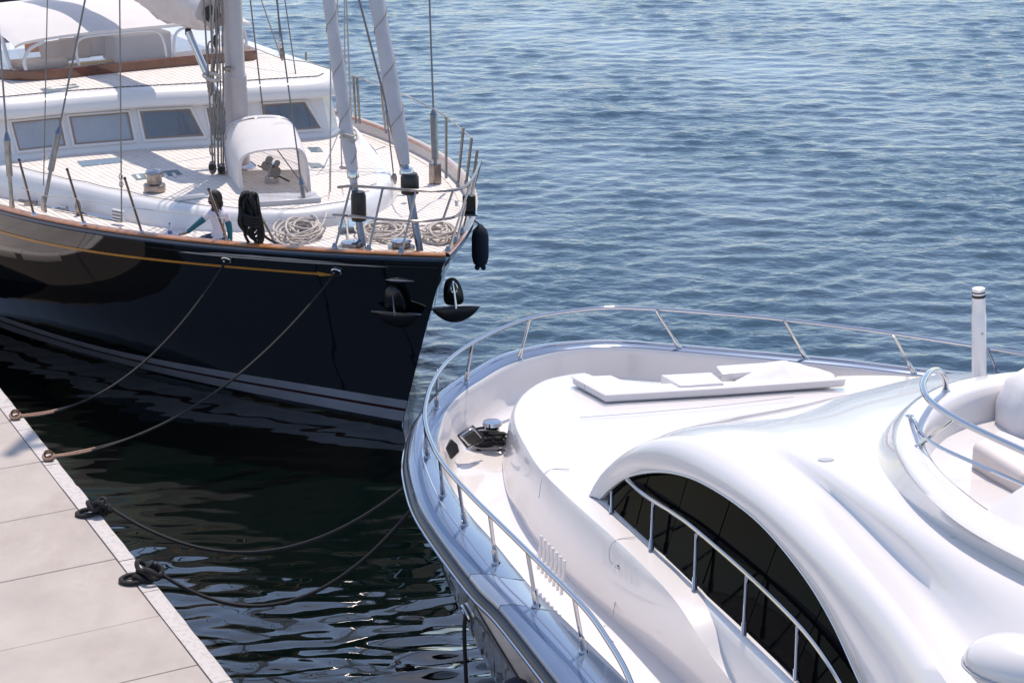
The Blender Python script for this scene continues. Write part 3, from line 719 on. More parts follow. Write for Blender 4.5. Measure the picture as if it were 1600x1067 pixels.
# ---- shrouds, stays and running rigging: (pixel at deck, height there, pixel higher up, change of depth, radius, material)
def rig(x0, y0, z0, x1, y1, dY, r_, m, ext=2.5, name='stay_wire'):
    p0 = at(x0, y0, z0); p1 = atY(x1, y1, p0[1] + dY); return MB().tube([p0, p1, p1 + (p1 - p0) * ext], r_, 6).build(name, M[m], SB), p0, p1
def turnbuckle(p0, p1, t0, t1, t2, r_):
    f_ = lambda t: lerp(p0, p1, t)
    o = MB().tube([f_(t0), f_(t1)], r_, 12).build('turnbuckle', M['steeld'], SB)
    MB().tube([f_(0), f_(t0)], r_ * .6, 8).build('screw', M['steeld'], o)
    MB().tube([f_(t1), lerp(f_(t1), f_(t2), .3), f_(t2)], [r_ * 1.1, r_ * 1.0, r_ * .35], 10).build('end_fitting', M['bluesteel'], o)
def chainplate(x, y, z, w=.2, hgt=.26):
    c_ = at(x, y, z); b = MB(); b.box(c_ + up * hgt / 2, (w, .05, hgt), np.stack([np.array([*_d, 0]), np.array([*_n, 0]), up]), taper=.6)
    return b.build('chainplate', M['steeld'], SB, bevel=.015)
_, p0, p1 = rig(18, 312, 2.72, 0, 70, .4, .017, 'wire'); turnbuckle(p0, p1, .15, .38, .44, .055); chainplate(19, 325, 2.6)
_, p0, p1 = rig(69, 318, 2.74, 133, 0, .9, .017, 'wire'); turnbuckle(p0, p1, .16, .34, .38, .055); chainplate(69, 331, 2.6)
rig(68, 290, 2.96, 74, 0, .5, .010, 'wire', name='running_line'); rig(190, 346, 2.66, 187, 0, .4, .012, 'wire', name='running_line')
MB().tube(spline([at(70, 245, 3.3) + np.array([math.cos(a) * .03, 0, math.sin(a) * .07]) for a in np.linspace(0, 6.28, 9)[:-1]], 20, True), .011, 6, closed=True).build('eye_loop', M['steel'], SB)
for dz in (.0, .12):
    c_ = lerp(at(190, 346, 2.66), atY(187, 0, at(190, 346, 2.66)[1] + .4), .17) + up * dz
    MB().tube(spline([c_ + np.array([math.cos(a) * .028, 0, math.sin(a) * .05]) for a in np.linspace(0, 6.28, 9)[:-1]], 18, True), .010, 6, closed=True).build('snap_shackle', M['steel'], SB)
_, p0, p1 = rig(479, 345, 2.7, 432, 0, 1.6, .013, 'wire'); turnbuckle(p0, p1, .05, .16, .2, .038)
rig(414, 200, 3.3, 391, 0, .6, .014, 'wire'); rig(462, 116, 4.02, 445, 0, .8, .012, 'wire'); rig(440, 92, 3.9, 408, 0, .8, .012, 'ropeg', name='running_line')
rig(441, 95, 3.9, 433, 0, .5, .02, 'wire', name='running_line')
_, p0, p1 = rig(637, 292, 2.74, 561, 0, 1.4, .02, 'wire'); turnbuckle(p0, p1, .05, .39, .43, .05)
rig(616, 282, 2.76, 583, 0, 1.2, .013, 'wire'); 
_, p0, p1 = rig(680, 255, 2.95, 671, 0, .9, .018, 'wire'); turnbuckle(p0, p1, .02, .29, .33, .062)
b = MB(); b.box(at(680, 286, zd(5.4)) + up * .17, (.18, .16, .36), np.stack([np.array([*_d, 0]), np.array([*_n, 0]), up])); b.build('chainplate', M['steeld'], SB, bevel=.015)
for (x0, y0, x1) in ((534, 262, 527), (540, 250, 538), (516, 300, 517), (555, 330, 541)):
    rig(x0, y0, 3.0, x1, 0, .9, .014, 'ropew', name='halyard')
MB().tube(spline([at(517, 250, 3.1), at(515, 295, 3.0), at(507, 345, 2.85), at(488, 366, 2.74)], 24), .016, 6).build('halyard_tail', M['ropew'], SB)
MB().tube(spline([at(535, 290, 3.0), at(540, 340, 2.85), at(545, 376, 2.76)], 16), .014, 6).build('halyard_tail', M['ropew'], SB)
for x, y, z in ((616, 285, 2.8), (633, 300, 2.8), (608, 292, 2.76)):
    MB().ell(at(x, y, z) + up * .06, (.05, .06, .11)).build('block', M['steeld'], SB)

# ---- sprayhood over the companion hatch, clear front
def hp_(x, y, z): return at(x, y, z)
zB = CZ
def vplane(pa, pb):
    e_ = pb - pa; n_2 = np.array([e_[1], -e_[0], 0]); return pa, n_2 / np.linalg.norm(n_2)
fl, fr_ = hp_(376, 299, zB), hp_(487, 304, zB)
bl_, br_ = hp_(352, 268, zB), hp_(466, 266, zB)
F0 = vplane(fl, fr_); B0 = vplane(bl_, br_)
FP = [(376, 299), (372, 270), (374, 252), (384, 241), (405, 235), (435, 232), (462, 231), (475, 238), (482, 258), (487, 304)]
BP = [(352, 268), (350, 232), (352, 208), (362, 192), (384, 183), (412, 180), (440, 182), (456, 193), (463, 215), (466, 266)]
fa = spline([atP(x, y, *F0) for x, y in FP], 40); ba = spline([atP(x, y, *B0) for x, y in BP], 40)
rowsf = [[lerp(p, r_, t) + up * .05 * math.sin(math.pi * t) * min(1, min(i_, 39 - i_) / 8) for i_, (p, r_) in enumerate(zip(ba, fa))] for t in (0, .12, .35, .6, .85, 1)]
b = MB(); b.loft(rowsf); HOOD = b.build('sprayhood', M['awning'], SB, angle=60)
MB().face(rowsf[0]).build('hood_window', M['film'], HOOD)
fc_ = np.mean(fa, 0); f_in = [p + (fc_ - p) * .10 + np.array([0, -.012, 0]) for p in fa]
b = MB(); b.loft([[p + np.array([0, -.012, 0]) for p in fa], f_in]); b.build('hood_edge', M['bag'], HOOD)
MB().tube(rowsf[1], .018, 6).build('hood_hoop', M['steel'], HOOD)
MB().tube(spline([hp_(430, 230, 3.6), hp_(478, 295, 3.1), hp_(479, 300, 3.0)], 12), .01, 6).build('hood_strap', M['wire'], HOOD)
# hatch coaming in front of the hood, and the windlass gear inside it
px_panel([(398, 303), (492, 299), (502, 309), (405, 316)], CZ + .09, .12, 'hatch_coaming', M['ltgrey'], COACH, .02)
GW = MB(); g0 = hp_(425, 286, zB)
GW.lathe([(.12, 0), (.12, .1), (.07, .14), (.07, .3), (.1, .34)], g0, 18); WG = GW.build('windlass', M['steel'], COACH)
for dx, dz, r_ in ((-.09, .30, .075), (.07, .20, .085), (-.03, .40, .06), (.10, .34, .05)):
    MB().lathe([(.03, -.05), (r_, -.05), (r_ * .8, 0), (r_, .05), (.03, .05)], g0 + np.array([dx, -.03, dz]), 16, ax).build('warping_drum', M['wire'], WG)
MB().tube([g0 + np.array([-.25, .2, .25]), g0 + np.array([.3, -.1, .05])], .015, 6).build('lever', M['black'], WG)

# ---- deck winches
def winch(x, y, z, r_, h_, m1, m2, parent=SB):
    c_ = at(x, y, z); o = MB().lathe([(r_ * 1.15, 0), (r_ * 1.2, h_ * .12), (r_ * 1.2, h_ * .38), (r_ * .85, h_ * .45), (r_ * .8, h_ * .8), (r_ * .95, h_ * .92), (r_ * .9, h_)], c_, 24).build('winch', m1, parent, angle=35)
    MB().lathe([(r_ * .9, 0), (r_ * .75, h_ * .10), (r_ * .3, h_ * .14), (.01, h_ * .15)], c_ + up * h_, 20).build('winch_top', m2, o, angle=35); return o
winch(242, 300, CZ, .15, .34, M['steeld'], M['steel']); winch(549, 388, 2.79, .17, .10, M['steeld'], M['steel']); winch(627, 390, 2.83, .17, .14, M['steeld'], M['steel'])
winch(550, 270, CZ, .07, .22, M['black'], M['steel']); winch(548, 245, CZ, .06, .2, M['black'], M['steel']); winch(659, 233, 2.55, .08, .05, M['black'], M['black'])
for x, y in ((44, 320), (118, 331)):
    c_ = at(x, y, 2.5); o = MB().tube([c_ + np.array([-.16, .05, .06]), c_ + np.array([.16, -.05, .06])], .03, 8).build('deck_cleat', M['steeld'], SB); MB().box(c_ + up * .02, (.12, .08, .09)).build('cleat_foot', M['steeld'], o, bevel=.01)
MB().tube([at(82, 323, 2.56), at(192, 346, 2.58)], .022, 8).build('track', M['steel'], SB)
c_ = at(122, 330, 2.6); MB().ell(c_ + up * .05, (.05, .09, .14)).build('lead_block', M['steeld'], SB)
# foredeck hatch window on the coachroof nose
px_panel([(530, 345), (588, 336), (583, 352), (528, 356)], 2.80, .03, 'nose_hatch', M['stain'], COACH, .01)

# ---- stanchions, lifelines and pulpit
def post(x0, y0, z0, x1, y1, lean=0.0, r_=.021, name='stanchion', m='steeld'):
    p0 = at(x0, y0, z0); p1 = atY(x1, y1, p0[1] + lean)
    o = MB().tube([p0, p1], r_, 8).build(name, M[m], SB); return o, p0, p1
tops = []
for x0, y0, x1, y1, lean in ((53, 336, 30, 250, -.12), (131, 350, 105, 265, -.12), (222, 365, 195, 279, -.12), (356, 378, 326, 296, -.12), (432, 384, 388, 300, -.12)):
    o, p0, p1 = post(x0, y0, 2.84 - .001 * (53 - x0) * 0, x1, y1, lean); tops.append(p1)
    MB().lathe([(.045, 0), (.04, .03), (.025, .05)], p0, 12).build('stanchion_base', M['varnish'] if x0 > 400 else M['steel'], o); MB().ell(p1, (.024, .024, .024)).build('stanchion_tip', M['black'], o)
ft = []
for x0, y0, x1, y1 in ((528, 178, 524, 118), (556, 192, 552, 119), (562, 193, 558, 121), (603, 208, 595, 135), (697, 278, 697, 183), (715, 292, 724, 200), (728, 290, 737, 216), (738, 288, 746, 235), (738, 300, 751, 252)):
    o, p0, p1 = post(x0, y0, zr(6) - .05 if x0 < 690 else zr(3.5), x1, y1, .05, .024); ft.append(p1)
    MB().box(p0 + up * .04, (.05, .07, .1)).build('stanchion_base', M['bluesteel'], o, bevel=.01)
lf = [atY(330, 60, 38), atY(392, 74, 37), atY(440, 92, 36.2), atY(478, 97, 35.6), atY(515, 108, 34.9)] + [ft[1], ft[3], atY(640, 152, 33.2), ft[4], ft[6]]
MB().tube(spline(lf, 50), .011, 6).build('lifeline', M['ropew'], SB)
for x0, y0, x1, y1 in ((441, 95, 436, 62), (478, 98, 478, 82), (404, 92, 401, 76), (339, 88, 336, 24)):
    post(x0, y0, 3.5, x1, y1, .05, .022)
MB().ell(atY(337, 66, 37.5), (.05, .05, .14)).build('block', M['black'], SB); MB().ell(atY(439, 68, 36), (.05, .05, .10)).build('block', M['steel'], SB); MB().ell(atY(441, 85, 36), (.05, .05, .12)).build('block', M['steeld'], SB)
MB().tube(spline([tops[0] + up * -.45, lerp(tops[0], tops[1], .5) - up * .5, tops[1] - up * .45, tops[2] - up * .45, tops[3] - up * .42, tops[4] - up * .45, at(525, 340, 3.3)], 60), .006, 5).build('lifeline', M['ropew'], SB)
pt = lambda x, y, z: at(x, y, z)
ptop = [pt(527, 293, 3.72), pt(550, 291, 3.74), pt(600, 294, 3.74), pt(650, 298, 3.74), pt(700, 298, 3.72), pt(722, 294, 3.70), pt(737, 282, 3.68), pt(747, 262, 3.66), pt(751, 250, 3.66)]
PUL = MB().tube(spline(ptop, 50), .023, 8).build('pulpit_rail', M['steelp'], SB)
pmid = [pt(520, 336, 3.36), pt(550, 338, 3.38), pt(600, 343, 3.38), pt(650, 346, 3.38), pt(690, 343, 3.36), pt(714, 337, 3.34), pt(730, 318, 3.30), pt(740, 300, 3.28)]
MB().tube(spline(pmid, 50), .021, 8).build('pulpit_mid_rail', M['steelp'], PUL)
for x0, y0, zt_, x1, y1, z1 in ((548, 292, 3.74, 523, 390, zr(1.2)), (598, 294, 3.74, 576, 393, zr(.9)), (650, 298, 3.74, 627, 397, zr(.5)), (708, 298, 3.71, 692, 344, 3.36), (736, 284, 3.68, 700, 395, zr(.1)), (740, 272, 3.67, 712, 380, zr(.5)), (747, 260, 3.66, 722, 366, zr(1))):
    a_, b_ = at(x0, y0, zt_), at(x1, y1, z1); o = MB().tube([a_, b_], .019, 8).build('pulpit_post', M['steelp'], PUL)
    if y1 > 350: MB().lathe([(.05, 0), (.045, .04), (.022, .1)], b_, 12).build('post_base', M['bluesteel'], o)
# navigation light boxes on the pulpit
MB().box(at(733, 318, 3.36), (.2, .12, .26)).build('navigation_light', M['black'], PUL, bevel=.02)
MB().box(at(733, 335, 3.22), (.26, .18, .02)).build('light_bracket', M['steel'], PUL)
# fairleads and bow fitting on the hull
for x, y, sz in ((355, 405, .10), (526, 424, .10)):
    s0 = 2.6 if x < 400 else 1.35
    best = min(((np.linalg.norm(np.array([hull_at_s(s_, .3, 1, .012)[0] / 1e9]))), s_) for s_ in (s0,))
    # march along the hull line to the pixel column
    def px_of(p):
        q_ = p - np.array([0, 0, CAMH]); dep = q_[1] * _c - q_[2] * _t; return 800 + FPX * q_[0] / dep, 533.5 - FPX * (q_[1] * _t + q_[2] * _c) / dep
    bs_ = min(((abs(px_of(hull_at_s(s_, dr, 1, .012))[0] - x) + abs(px_of(hull_at_s(s_, dr, 1, .012))[1] - y)), s_, dr) for s_ in np.arange(.5, 5, .04) for dr in np.arange(.1, .8, .03))
    c_ = hull_at_s(bs_[1], bs_[2], 1, .02); t_ = hull_at_s(bs_[1] + .1, bs_[2], 1, .02) - c_; t_ /= np.linalg.norm(t_); w_ = hull_at_s(bs_[1], bs_[2] + .1, 1, .02) - c_; w_ /= np.linalg.norm(w_)
    o = MB().tube([c_ + t_ * math.cos(a) * .075 + w_ * math.sin(a) * .05 for a in np.linspace(0, 6.283, 20, endpoint=False)], .018, 8, closed=True).build('fairlead', M['steel'], HULL)
    MB().face([c_ + t_ * math.cos(a) * .07 + w_ * math.sin(a) * .045 for a in np.linspace(0, 6.283, 16, endpoint=False)]).build('fairlead_opening', M['black'], o)
    if x < 400: FA = c_
    else: FBb = c_
s_best = min((abs(px_of(hull_at_s(s_, dr, 1, .012))[0] - 622) + abs(px_of(hull_at_s(s_, dr, 1, .012))[1] - 437), s_, dr) for s_ in np.arange(.3, 3, .03) for dr in np.arange(.1, .9, .03))
b = MB(); c_ = hull_at_s(s_best[1], s_best[2], 1, .012); t_ = hull_at_s(s_best[1] + .1, s_best[2], 1, .012) - c_; t_ /= np.linalg.norm(t_); w_ = hull_at_s(s_best[1], s_best[2] + .1, 1, .012) - c_; w_ /= np.linalg.norm(w_); n3 = np.cross(t_, w_)
b.lathe([(.005, -.012), (.045, -.006), (.03, .012), (.005, .016)], c_, 14, np.stack([t_, w_, n3])); b.tube([c_ + t_ * .2, c_ + t_ * .1, c_, c_ - t_ * .16, c_ - t_ * .26], [.004, .026, .04, .018, .004], 8); b.build('bow_fitting', M['steeld'], HULL)

# ---- loose gear on the yacht -------------------------------------------------------------
def rope_heap(name, x, y, z, rx, ry, n, r_, m, label, seedv, hgt=.12, cat='rope'):
    q_ = random.Random(seedv); c0 = at(x, y, z); mb = MB()
    for k in range(n):
        a0 = q_.uniform(0, 6.28); cx, cy = q_.uniform(-.35, .35) * rx, q_.uniform(-.35, .35) * ry; ex, ey = rx * q_.uniform(.45, .95), ry * q_.uniform(.45, .95)
        hz = .02 + hgt * k / n; tl = q_.uniform(-.5, .5) * hgt * 1.3; pts = []
        for a in np.linspace(0, 6.283, 11)[:-1]:
            pts.append(c0 + np.array([cx + ex * math.cos(a + a0), cy + ey * math.sin(a + a0), max(r_, hz + tl * math.sin(a) + q_.uniform(-.015, .015))]))
        mb.tube(spline(pts, 40, True), r_, 6, closed=True)
    return tag(solo(mb, name, M[m], c0), label, cat)
rope_heap('rope_coil', 470, 368, 2.68, .40, .62, 15, .017, 'ropew', 'tangled white rope heap on the foredeck beside the black rope hank', 1, .16)
rope_heap('rope_coil', 605, 366, 2.74, .46, .60, 12, .016, 'ropew', 'wide white rope coil on the foredeck between the two furlers', 2, .09)
rope_heap('rope_coil', 682, 370, 2.78, .26, .55, 9, .017, 'ropew', 'grey white rope coil inside the far bow rail', 3, .12)
# black hank hung over the fifth stanchion
hc = lerp(tops[4], at(432, 384, 2.84), .05); mb = MB(); q_ = random.Random(8)
for k in range(9):
    dx = q_.uniform(-.11, .08); w_ = q_.uniform(.07, .15); lo_ = q_.uniform(.58, .86); pts = []
    for a in np.linspace(0, 6.283, 13)[:-1]:
        yy = math.sin(a); pts.append(hc + np.array([dx + w_ * math.cos(a) * (.75 + .35 * (yy < 0)) + .05 * (1 - yy) * .5, q_.uniform(-.10, .06) - .04, -.02 + (lo_ / 2) * (yy - 1) + .06]))
    mb.tube(spline(pts, 44, True), .023, 7, closed=True)
for k in range(4):
    zz_ = -.30 - .045 * k; mb.tube(spline([hc + np.array([.02 + .13 * math.cos(a), -.05 + .13 * math.sin(a), zz_ + .02 * math.sin(a * 2)]) for a in np.linspace(0, 6.283, 9)[:-1]], 24, True), .026, 7, closed=True)
mb.tube(spline([hc + np.array([.08, -.03, -.45]), hc + np.array([.20, -.05, -.62]), hc + np.array([.34, -.05, -.72]), hc + np.array([.50, -.05, -.80])], 16), .022, 7)
HK = tag(solo(mb, 'rope_hank', M['ropeb'], hc - up * .8), 'thick black rope hank hung over a stanchion beside the seated person', 'rope')
# fender on the far side of the bow
fc = S(1.95, -hb(1.95) - .16, 0); FN = root('fender', fc + up * 2.05, 0, 'long navy cloth covered fender hung on the far side of the black bow', 'fender')
MB().lathe([(.02, 2.14), (.05, 2.15), (.11, 2.21), (.135, 2.32), (.135, 2.64), (.11, 2.75), (.06, 2.80), (.03, 2.84)], fc, 20).build('fender_body', M['navyfend'], FN, angle=60)
MB().tube([fc + up * 2.83, S(1.95, -hb(1.95) + .03, zr(2) + .04)], .012, 6).build('fender_rope', M['ropeb'], FN)
for k in (-1, 1): MB().ell(fc + np.array([.05 * k, 0, 2.14]), (.04, .04, .05)).build('fender_tip', M['navyfend'], FN)
# anchors stowed in pockets at the bow
def anchor(px, py, drop, sd, s_c, label):
    best = min((abs(px_of(hull_at_s(s_, dr, sd, .05))[0] - px) + abs(px_of(hull_at_s(s_, dr, sd, .05))[1] - py), s_, dr) for s_ in np.arange(.2, 3.2, .04) for dr in np.arange(.2, 1.6, .04))
    c_ = hull_at_s(best[1], best[2], sd, .03); t_ = hull_at_s(best[1] + .15, best[2], sd, .03) - c_; t_ /= np.linalg.norm(t_)
    dn = hull_at_s(best[1] + .15, best[2] + .4, sd, .03) - hull_at_s(best[1], best[2], sd, .03); dn = dn - t_ * (dn @ t_); dn /= np.linalg.norm(dn)
    nn = np.cross(t_, dn); 
    if nn @ S(0, 0, 0) > nn @ c_ : pass
    if (np.array([_n[0], _n[1], 0]) * sd) @ nn < 0: nn = -nn
    return c_, t_, dn, nn
def make_anchor(c_, t_, dn, nn, sc, label, dark):
    A0 = root('anchor', c_ + dn * .5 * sc, 0, label, 'anchor')
    MB().tube([c_ + nn * .05, c_ + dn * .25 * sc + nn * .09, c_ + dn * .5 * sc + nn * .13], [.05 * sc, .04 * sc, .055 * sc], 10, flat=.6).build('shank', M['steel'], A0)
    b = MB(); rows = []
    for v_ in np.linspace(0, 1, 7):
        r_ = []
        for u_ in np.linspace(-1, 1, 21):
            env = max(0.0, 1 - u_ * u_); hi_, lo_ = -.05 * env, .27 * env ** .85 * (1 - .12 * u_)
            r_.append(c_ + dn * (.50 + hi_ + (lo_ - hi_) * v_) * sc + t_ * u_ * .46 * sc + nn * (.10 + .10 * env * math.sin(math.pi * (.25 + .6 * v_))) * sc)
        rows.append(r_)
    b.loft(rows); o = b.build('fluke', dark, A0, angle=70); m_ = o.modifiers.new('s', 'SOLIDIFY'); m_.thickness = .02
    sh = [(-.08, -.02), (.06, -.03), (.15, .12), (.18, .34), (.12, .46), (-.15, .46), (-.19, .30), (-.15, .08)]
    b = MB(); b.face(spline([c_ + t_ * x_ * sc + dn * y_ * sc + nn * .02 for x_, y_ in sh], 30, True)); o2 = b.build('anchor_shield', M['black'], A0); m_ = o2.modifiers.new('s', 'SOLIDIFY'); m_.thickness = .08
    MB().tube(rows[0], .016 * sc, 6).build('fluke_edge', M['steel'], o)
    MB().tube(spline([c_ + nn * .08 + dn * .12 * sc + t_ * math.cos(a) * .06 * sc + dn * math.sin(a) * .10 * sc for a in np.linspace(0, 6.28, 9)[:-1]], 20, True), .014, 6, closed=True).build('shackle', M['steel'], A0)
a1 = anchor(610, 447, .5, 1, 0, ''); make_anchor(*a1, .86, 'dark steel anchor stowed in its pocket on the near side of the black bow', M['black'])
c2 = S(1.0, -.55, 2.42); t2 = np.array([.95, .31, 0]); dn2 = np.array([.08, -.05, -1.0]); dn2 /= np.linalg.norm(dn2)
c2 = at(707, 438, 2.42)
make_anchor(c2, np.array([.985, .17, 0]), dn2, np.array([.17, -.985, 0.0]), .80, 'dark steel anchor hanging clear of the far side of the bow', M['black'])
# water bottle
bc = at(266, 370, 2.60); BT = root('water_bottle', bc, 0, 'clear plastic water bottle with blue cap on the side deck by the person', 'bottle')
MB().lathe([(.035, 0), (.037, .02), (.037, .13), (.03, .16), (.014, .19), (.014, .2)], bc, 14).build('bottle_body', M['water_b'], BT); MB().lathe([(.017, .2), (.017, .225), (.01, .228)], bc, 12).build('cap', M['bluecap'], BT)
MB().lathe([(.0385, .05), (.0385, .10)], bc, 14).build('bottle_label', M['bluecap'], BT)

# ------------------------------------------------------------------ the white motor yacht
MY = root('motor_yacht', (2.2, 20.0, 0), 0, 'glossy white motor yacht with blue gunwale, steel bow rail and black arched side window', 'motor yacht')
def pxz(L, z=None): return [at(p[0], p[1], p[2] if len(p) > 2 else z) for p in L]
CAPZ = 2.80
O_px = [(1900, 640), (1750, 614), (1600, 597), (1430, 581), (1300, 566), (1100, 548), (1000, 540), (949, 537.5), (900, 539), (845, 544), (777, 561), (732, 586), (690, 612), (662, 640), (645, 670), (637, 705), (637, 736), (650, 785), (679, 834), (740, 915), (784, 960), (867, 1065), (960, 1185), (1060, 1320)]
I_px = [(1900, 646), (1750, 619), (1600, 602), (1430, 585.5), (1300, 570.5), (1100, 552.5), (1000, 544), (949, 542), (905, 545), (860, 551), (795, 569), (750, 594), (722, 613), (700, 636), (689, 662), (684, 690), (690, 730), (728, 795), (770, 844), (805, 887), (841, 928), (903, 987), (981, 1065), (1085, 1185), (1190, 1310)]
NM = 170
Oc = spline(pxz(O_px, CAPZ - .06), NM); Ic = spline(pxz(I_px, CAPZ + .02), NM)
ctr = np.array([3.2, 19.5, 0])
def inset(curve, k, z):
    out = []
    for i, p in enumerate(curve):
        t_ = curve[min(i + 1, len(curve) - 1)] - curve[max(i - 1, 0)]; t_[2] = 0; t_ = t_ / np.linalg.norm(t_); nn = np.array([-t_[1], t_[0], 0])
        if nn @ (ctr - p) < 0: nn = -nn
        q_ = p + nn * k; q_[2] = z; out.append(q_)
    return out
def mixc(a, b, t, z): 
    out = []
    for p, r_ in zip(a, b):
        q_ = p + (r_ - p) * t; q_[2] = z; out.append(q_)
    return out
def smooth2(c, it=12):
    c = [p.copy() for p in c]
    for _ in range(it):
        c = [c[0]] + [(c[i - 1] + 2 * c[i] + c[i + 1]) / 4 for i in range(1, len(c) - 1)] + [c[-1]]
    return c
b = MB()
hrows = [inset(Oc, .02, 2.70), inset(Oc, .05, 2.60), smooth2(inset(Oc, .16, 2.25)), smooth2(inset(Oc, .33, 1.75)), smooth2(inset(Oc, .55, 1.2), 25), smooth2(inset(Oc, .80, .6), 40), smooth2(inset(Oc, 1.05, 0), 60), smooth2(inset(Oc, 1.3, -.5), 60)]
b.loft(hrows); MH = b.build('hull', M['mhull'], MY, angle=180)
# topside panel, warm quay bounce in its colour, above a knuckle that drops away from the rub rail
j0 = min(range(NM // 2, NM), key=lambda i: np.linalg.norm((Oc[i] - at(728, 892, CAPZ))[:2]))
def hull_z(j, z):
    col = [r_[j] for r_ in hrows]; zs_ = [p[2] for p in col][::-1]; return np.array([np.interp(z, zs_, [p[k] for p in col][::-1]) for k in range(3)])
pt_, pm_, pb_ = [], [], []
for j in range(j0, NM):
    dist = sum(np.linalg.norm(Oc[i + 1] - Oc[i]) for i in range(j0, j)) if j > j0 else 0.0
    zk = 2.57 - min(1.5, .62 * dist ** .85) - .01; pt_.append(hull_z(j, 2.585) + np.array([-.03, -.01, 0])); pb_.append(hull_z(j, zk) + np.array([-.03, -.01, 0])); pm_.append(lerp(pt_[-1], pb_[-1], .5) + np.array([-.012, -.004, 0]))
b = MB(); b.loft([pt_, pm_, pb_, [p + np.array([.04, .01, 0]) for p in pb_]]); TS = b.build('topside_panel', M['topside'], MH, angle=50)
MB().tube([p + np.array([-.004, 0, -.004]) for p in pb_], .014, 6).build('knuckle_trim', M['rubber'], MH)
# rubbing strake: dark bead with a bright strip, and the rounded gunwale
b = MB(); b.loft([inset(Oc, .03, 2.58), inset(Oc, -.02, 2.59), inset(Oc, -.045, 2.63), inset(Oc, -.045, 2.68), inset(Oc, -.02, 2.72), inset(Oc, .02, 2.725)]); b.build('rub_rail', M['rubber'], MH, angle=70)
MB().tube(inset(Oc, -.05, 2.655), .016, 6, caps=False).build('rub_rail_strip', M['steel'], MH)
def cut(c, t0, t1): n = len(c); return c[int(n * t0):int(n * t1) + 1]
grow = [inset(Oc, .015, 2.72), inset(Oc, -.005, 2.755), inset(Oc, .02, 2.80), mixc(Oc, Ic, .28, 2.835), mixc(Oc, Ic, .45, 2.835), mixc(Oc, Ic, .52, 2.825), mixc(Oc, Ic, .97, 2.825), mixc(Oc, Ic, 1.0, 2.81)]
def find_t(px_, py_):
    p = at(px_, py_, CAPZ); return min(range(NM // 3, NM), key=lambda i: np.linalg.norm((Oc[i] - p)[:2])) / NM
ta, tb = find_t(742, 905), find_t(786, 955)
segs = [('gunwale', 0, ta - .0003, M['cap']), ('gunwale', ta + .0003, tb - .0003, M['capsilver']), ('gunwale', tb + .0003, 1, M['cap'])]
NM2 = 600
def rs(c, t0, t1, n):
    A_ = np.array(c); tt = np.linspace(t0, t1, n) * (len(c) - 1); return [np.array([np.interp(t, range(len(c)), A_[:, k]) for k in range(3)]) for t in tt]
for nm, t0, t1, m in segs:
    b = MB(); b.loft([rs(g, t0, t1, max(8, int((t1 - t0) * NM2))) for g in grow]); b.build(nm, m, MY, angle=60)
MB().tube([p for p in mixc(Oc, Ic, .49, 2.832)], .010, 6, caps=False).build('gunwale_trim', M['steel'], MY)
b = MB(); b.loft([mixc(Oc, Ic, .98, 2.80), mixc(Oc, Ic, .98, 2.45)]); b.build('gunwale_base', M['gel'], MY)
# bulwark inside face and the foredeck well
Ib = smooth2(inset(Ic, .10, 2.25), 10)
b = MB(); b.loft([mixc(Oc, Ic, 1.0, 2.815), inset(Ic, .015, 2.79), inset(Ic, .02, 2.72), inset(Ic, .05, 2.5), inset(Ic, .10, 2.33), smooth2(inset(Ic, .17, 2.255), 8), smooth2(inset(Ic, .28, 2.235), 10)])
b.build('bulwark', M['gel'], MY, angle=75)
fl_ = smooth2(inset(Ic, .27, 2.236), 10); b = MB(); nh = len(fl_) // 2
b.loft([fl_[:nh], fl_[nh:2 * nh][::-1]]); b.build('foredeck', M['gel'], MY)

# bow rail: a long steel hoop on raked stanchions
RZ = 3.36
rail_px = [(1900, 603), (1750, 578), (1600, 553), (1500, 537), (1350, 515), (1200, 497), (1080, 487), (1010, 482.5), (950, 481), (885, 487), (830, 497), (780, 515), (730, 541), (697, 567), (676, 598), (665, 632), (665, 662), (677, 698), (700, 734), (740, 778), (785, 822), (830, 866), (880, 915), (920, 957), (950, 1000), (975, 1042), (1000, 1100), (1060, 1220), (1130, 1340)]
RL = spline(pxz(rail_px, RZ), 160)
RAIL = MB().tube(RL, .026, 10).build('bow_rail', M['steel'], MY)
for x0, y0, x1, y1 in ((1025, 486, 1062, 544), (1225, 501, 1259, 560), (1395, 522, 1428, 583), (1543, 546, 1562, 590), (1700, 570, 1718, 614), (828, 499, 812, 560), (738, 538, 728, 597), (685, 578, 682, 636), (664, 655, 668, 712), (687, 715, 692, 772), (716, 752, 726, 818), (765, 803, 775, 878), (824, 861, 838, 945), (897, 934, 912, 1016), (985, 1068, 1000, 1130), (1075, 1250, 1090, 1310)):
    a_, b_ = at(x0, y0, RZ), at(x1, y1, CAPZ + .03)
    o = MB().tube([a_, lerp(a_, b_, .74)], .019, 8).build('stanchion', M['steel'], RAIL)
    MB().tube([lerp(a_, b_, .72), lerp(a_, b_, .76), b_], [.021, .028, .03], 10).build('stanchion_socket', M['steel'], o)
    MB().lathe([(.05, 0), (.045, .015), (.03, .03)], b_ - up * .012, 14).build('stanchion_base', M['steel'], o)

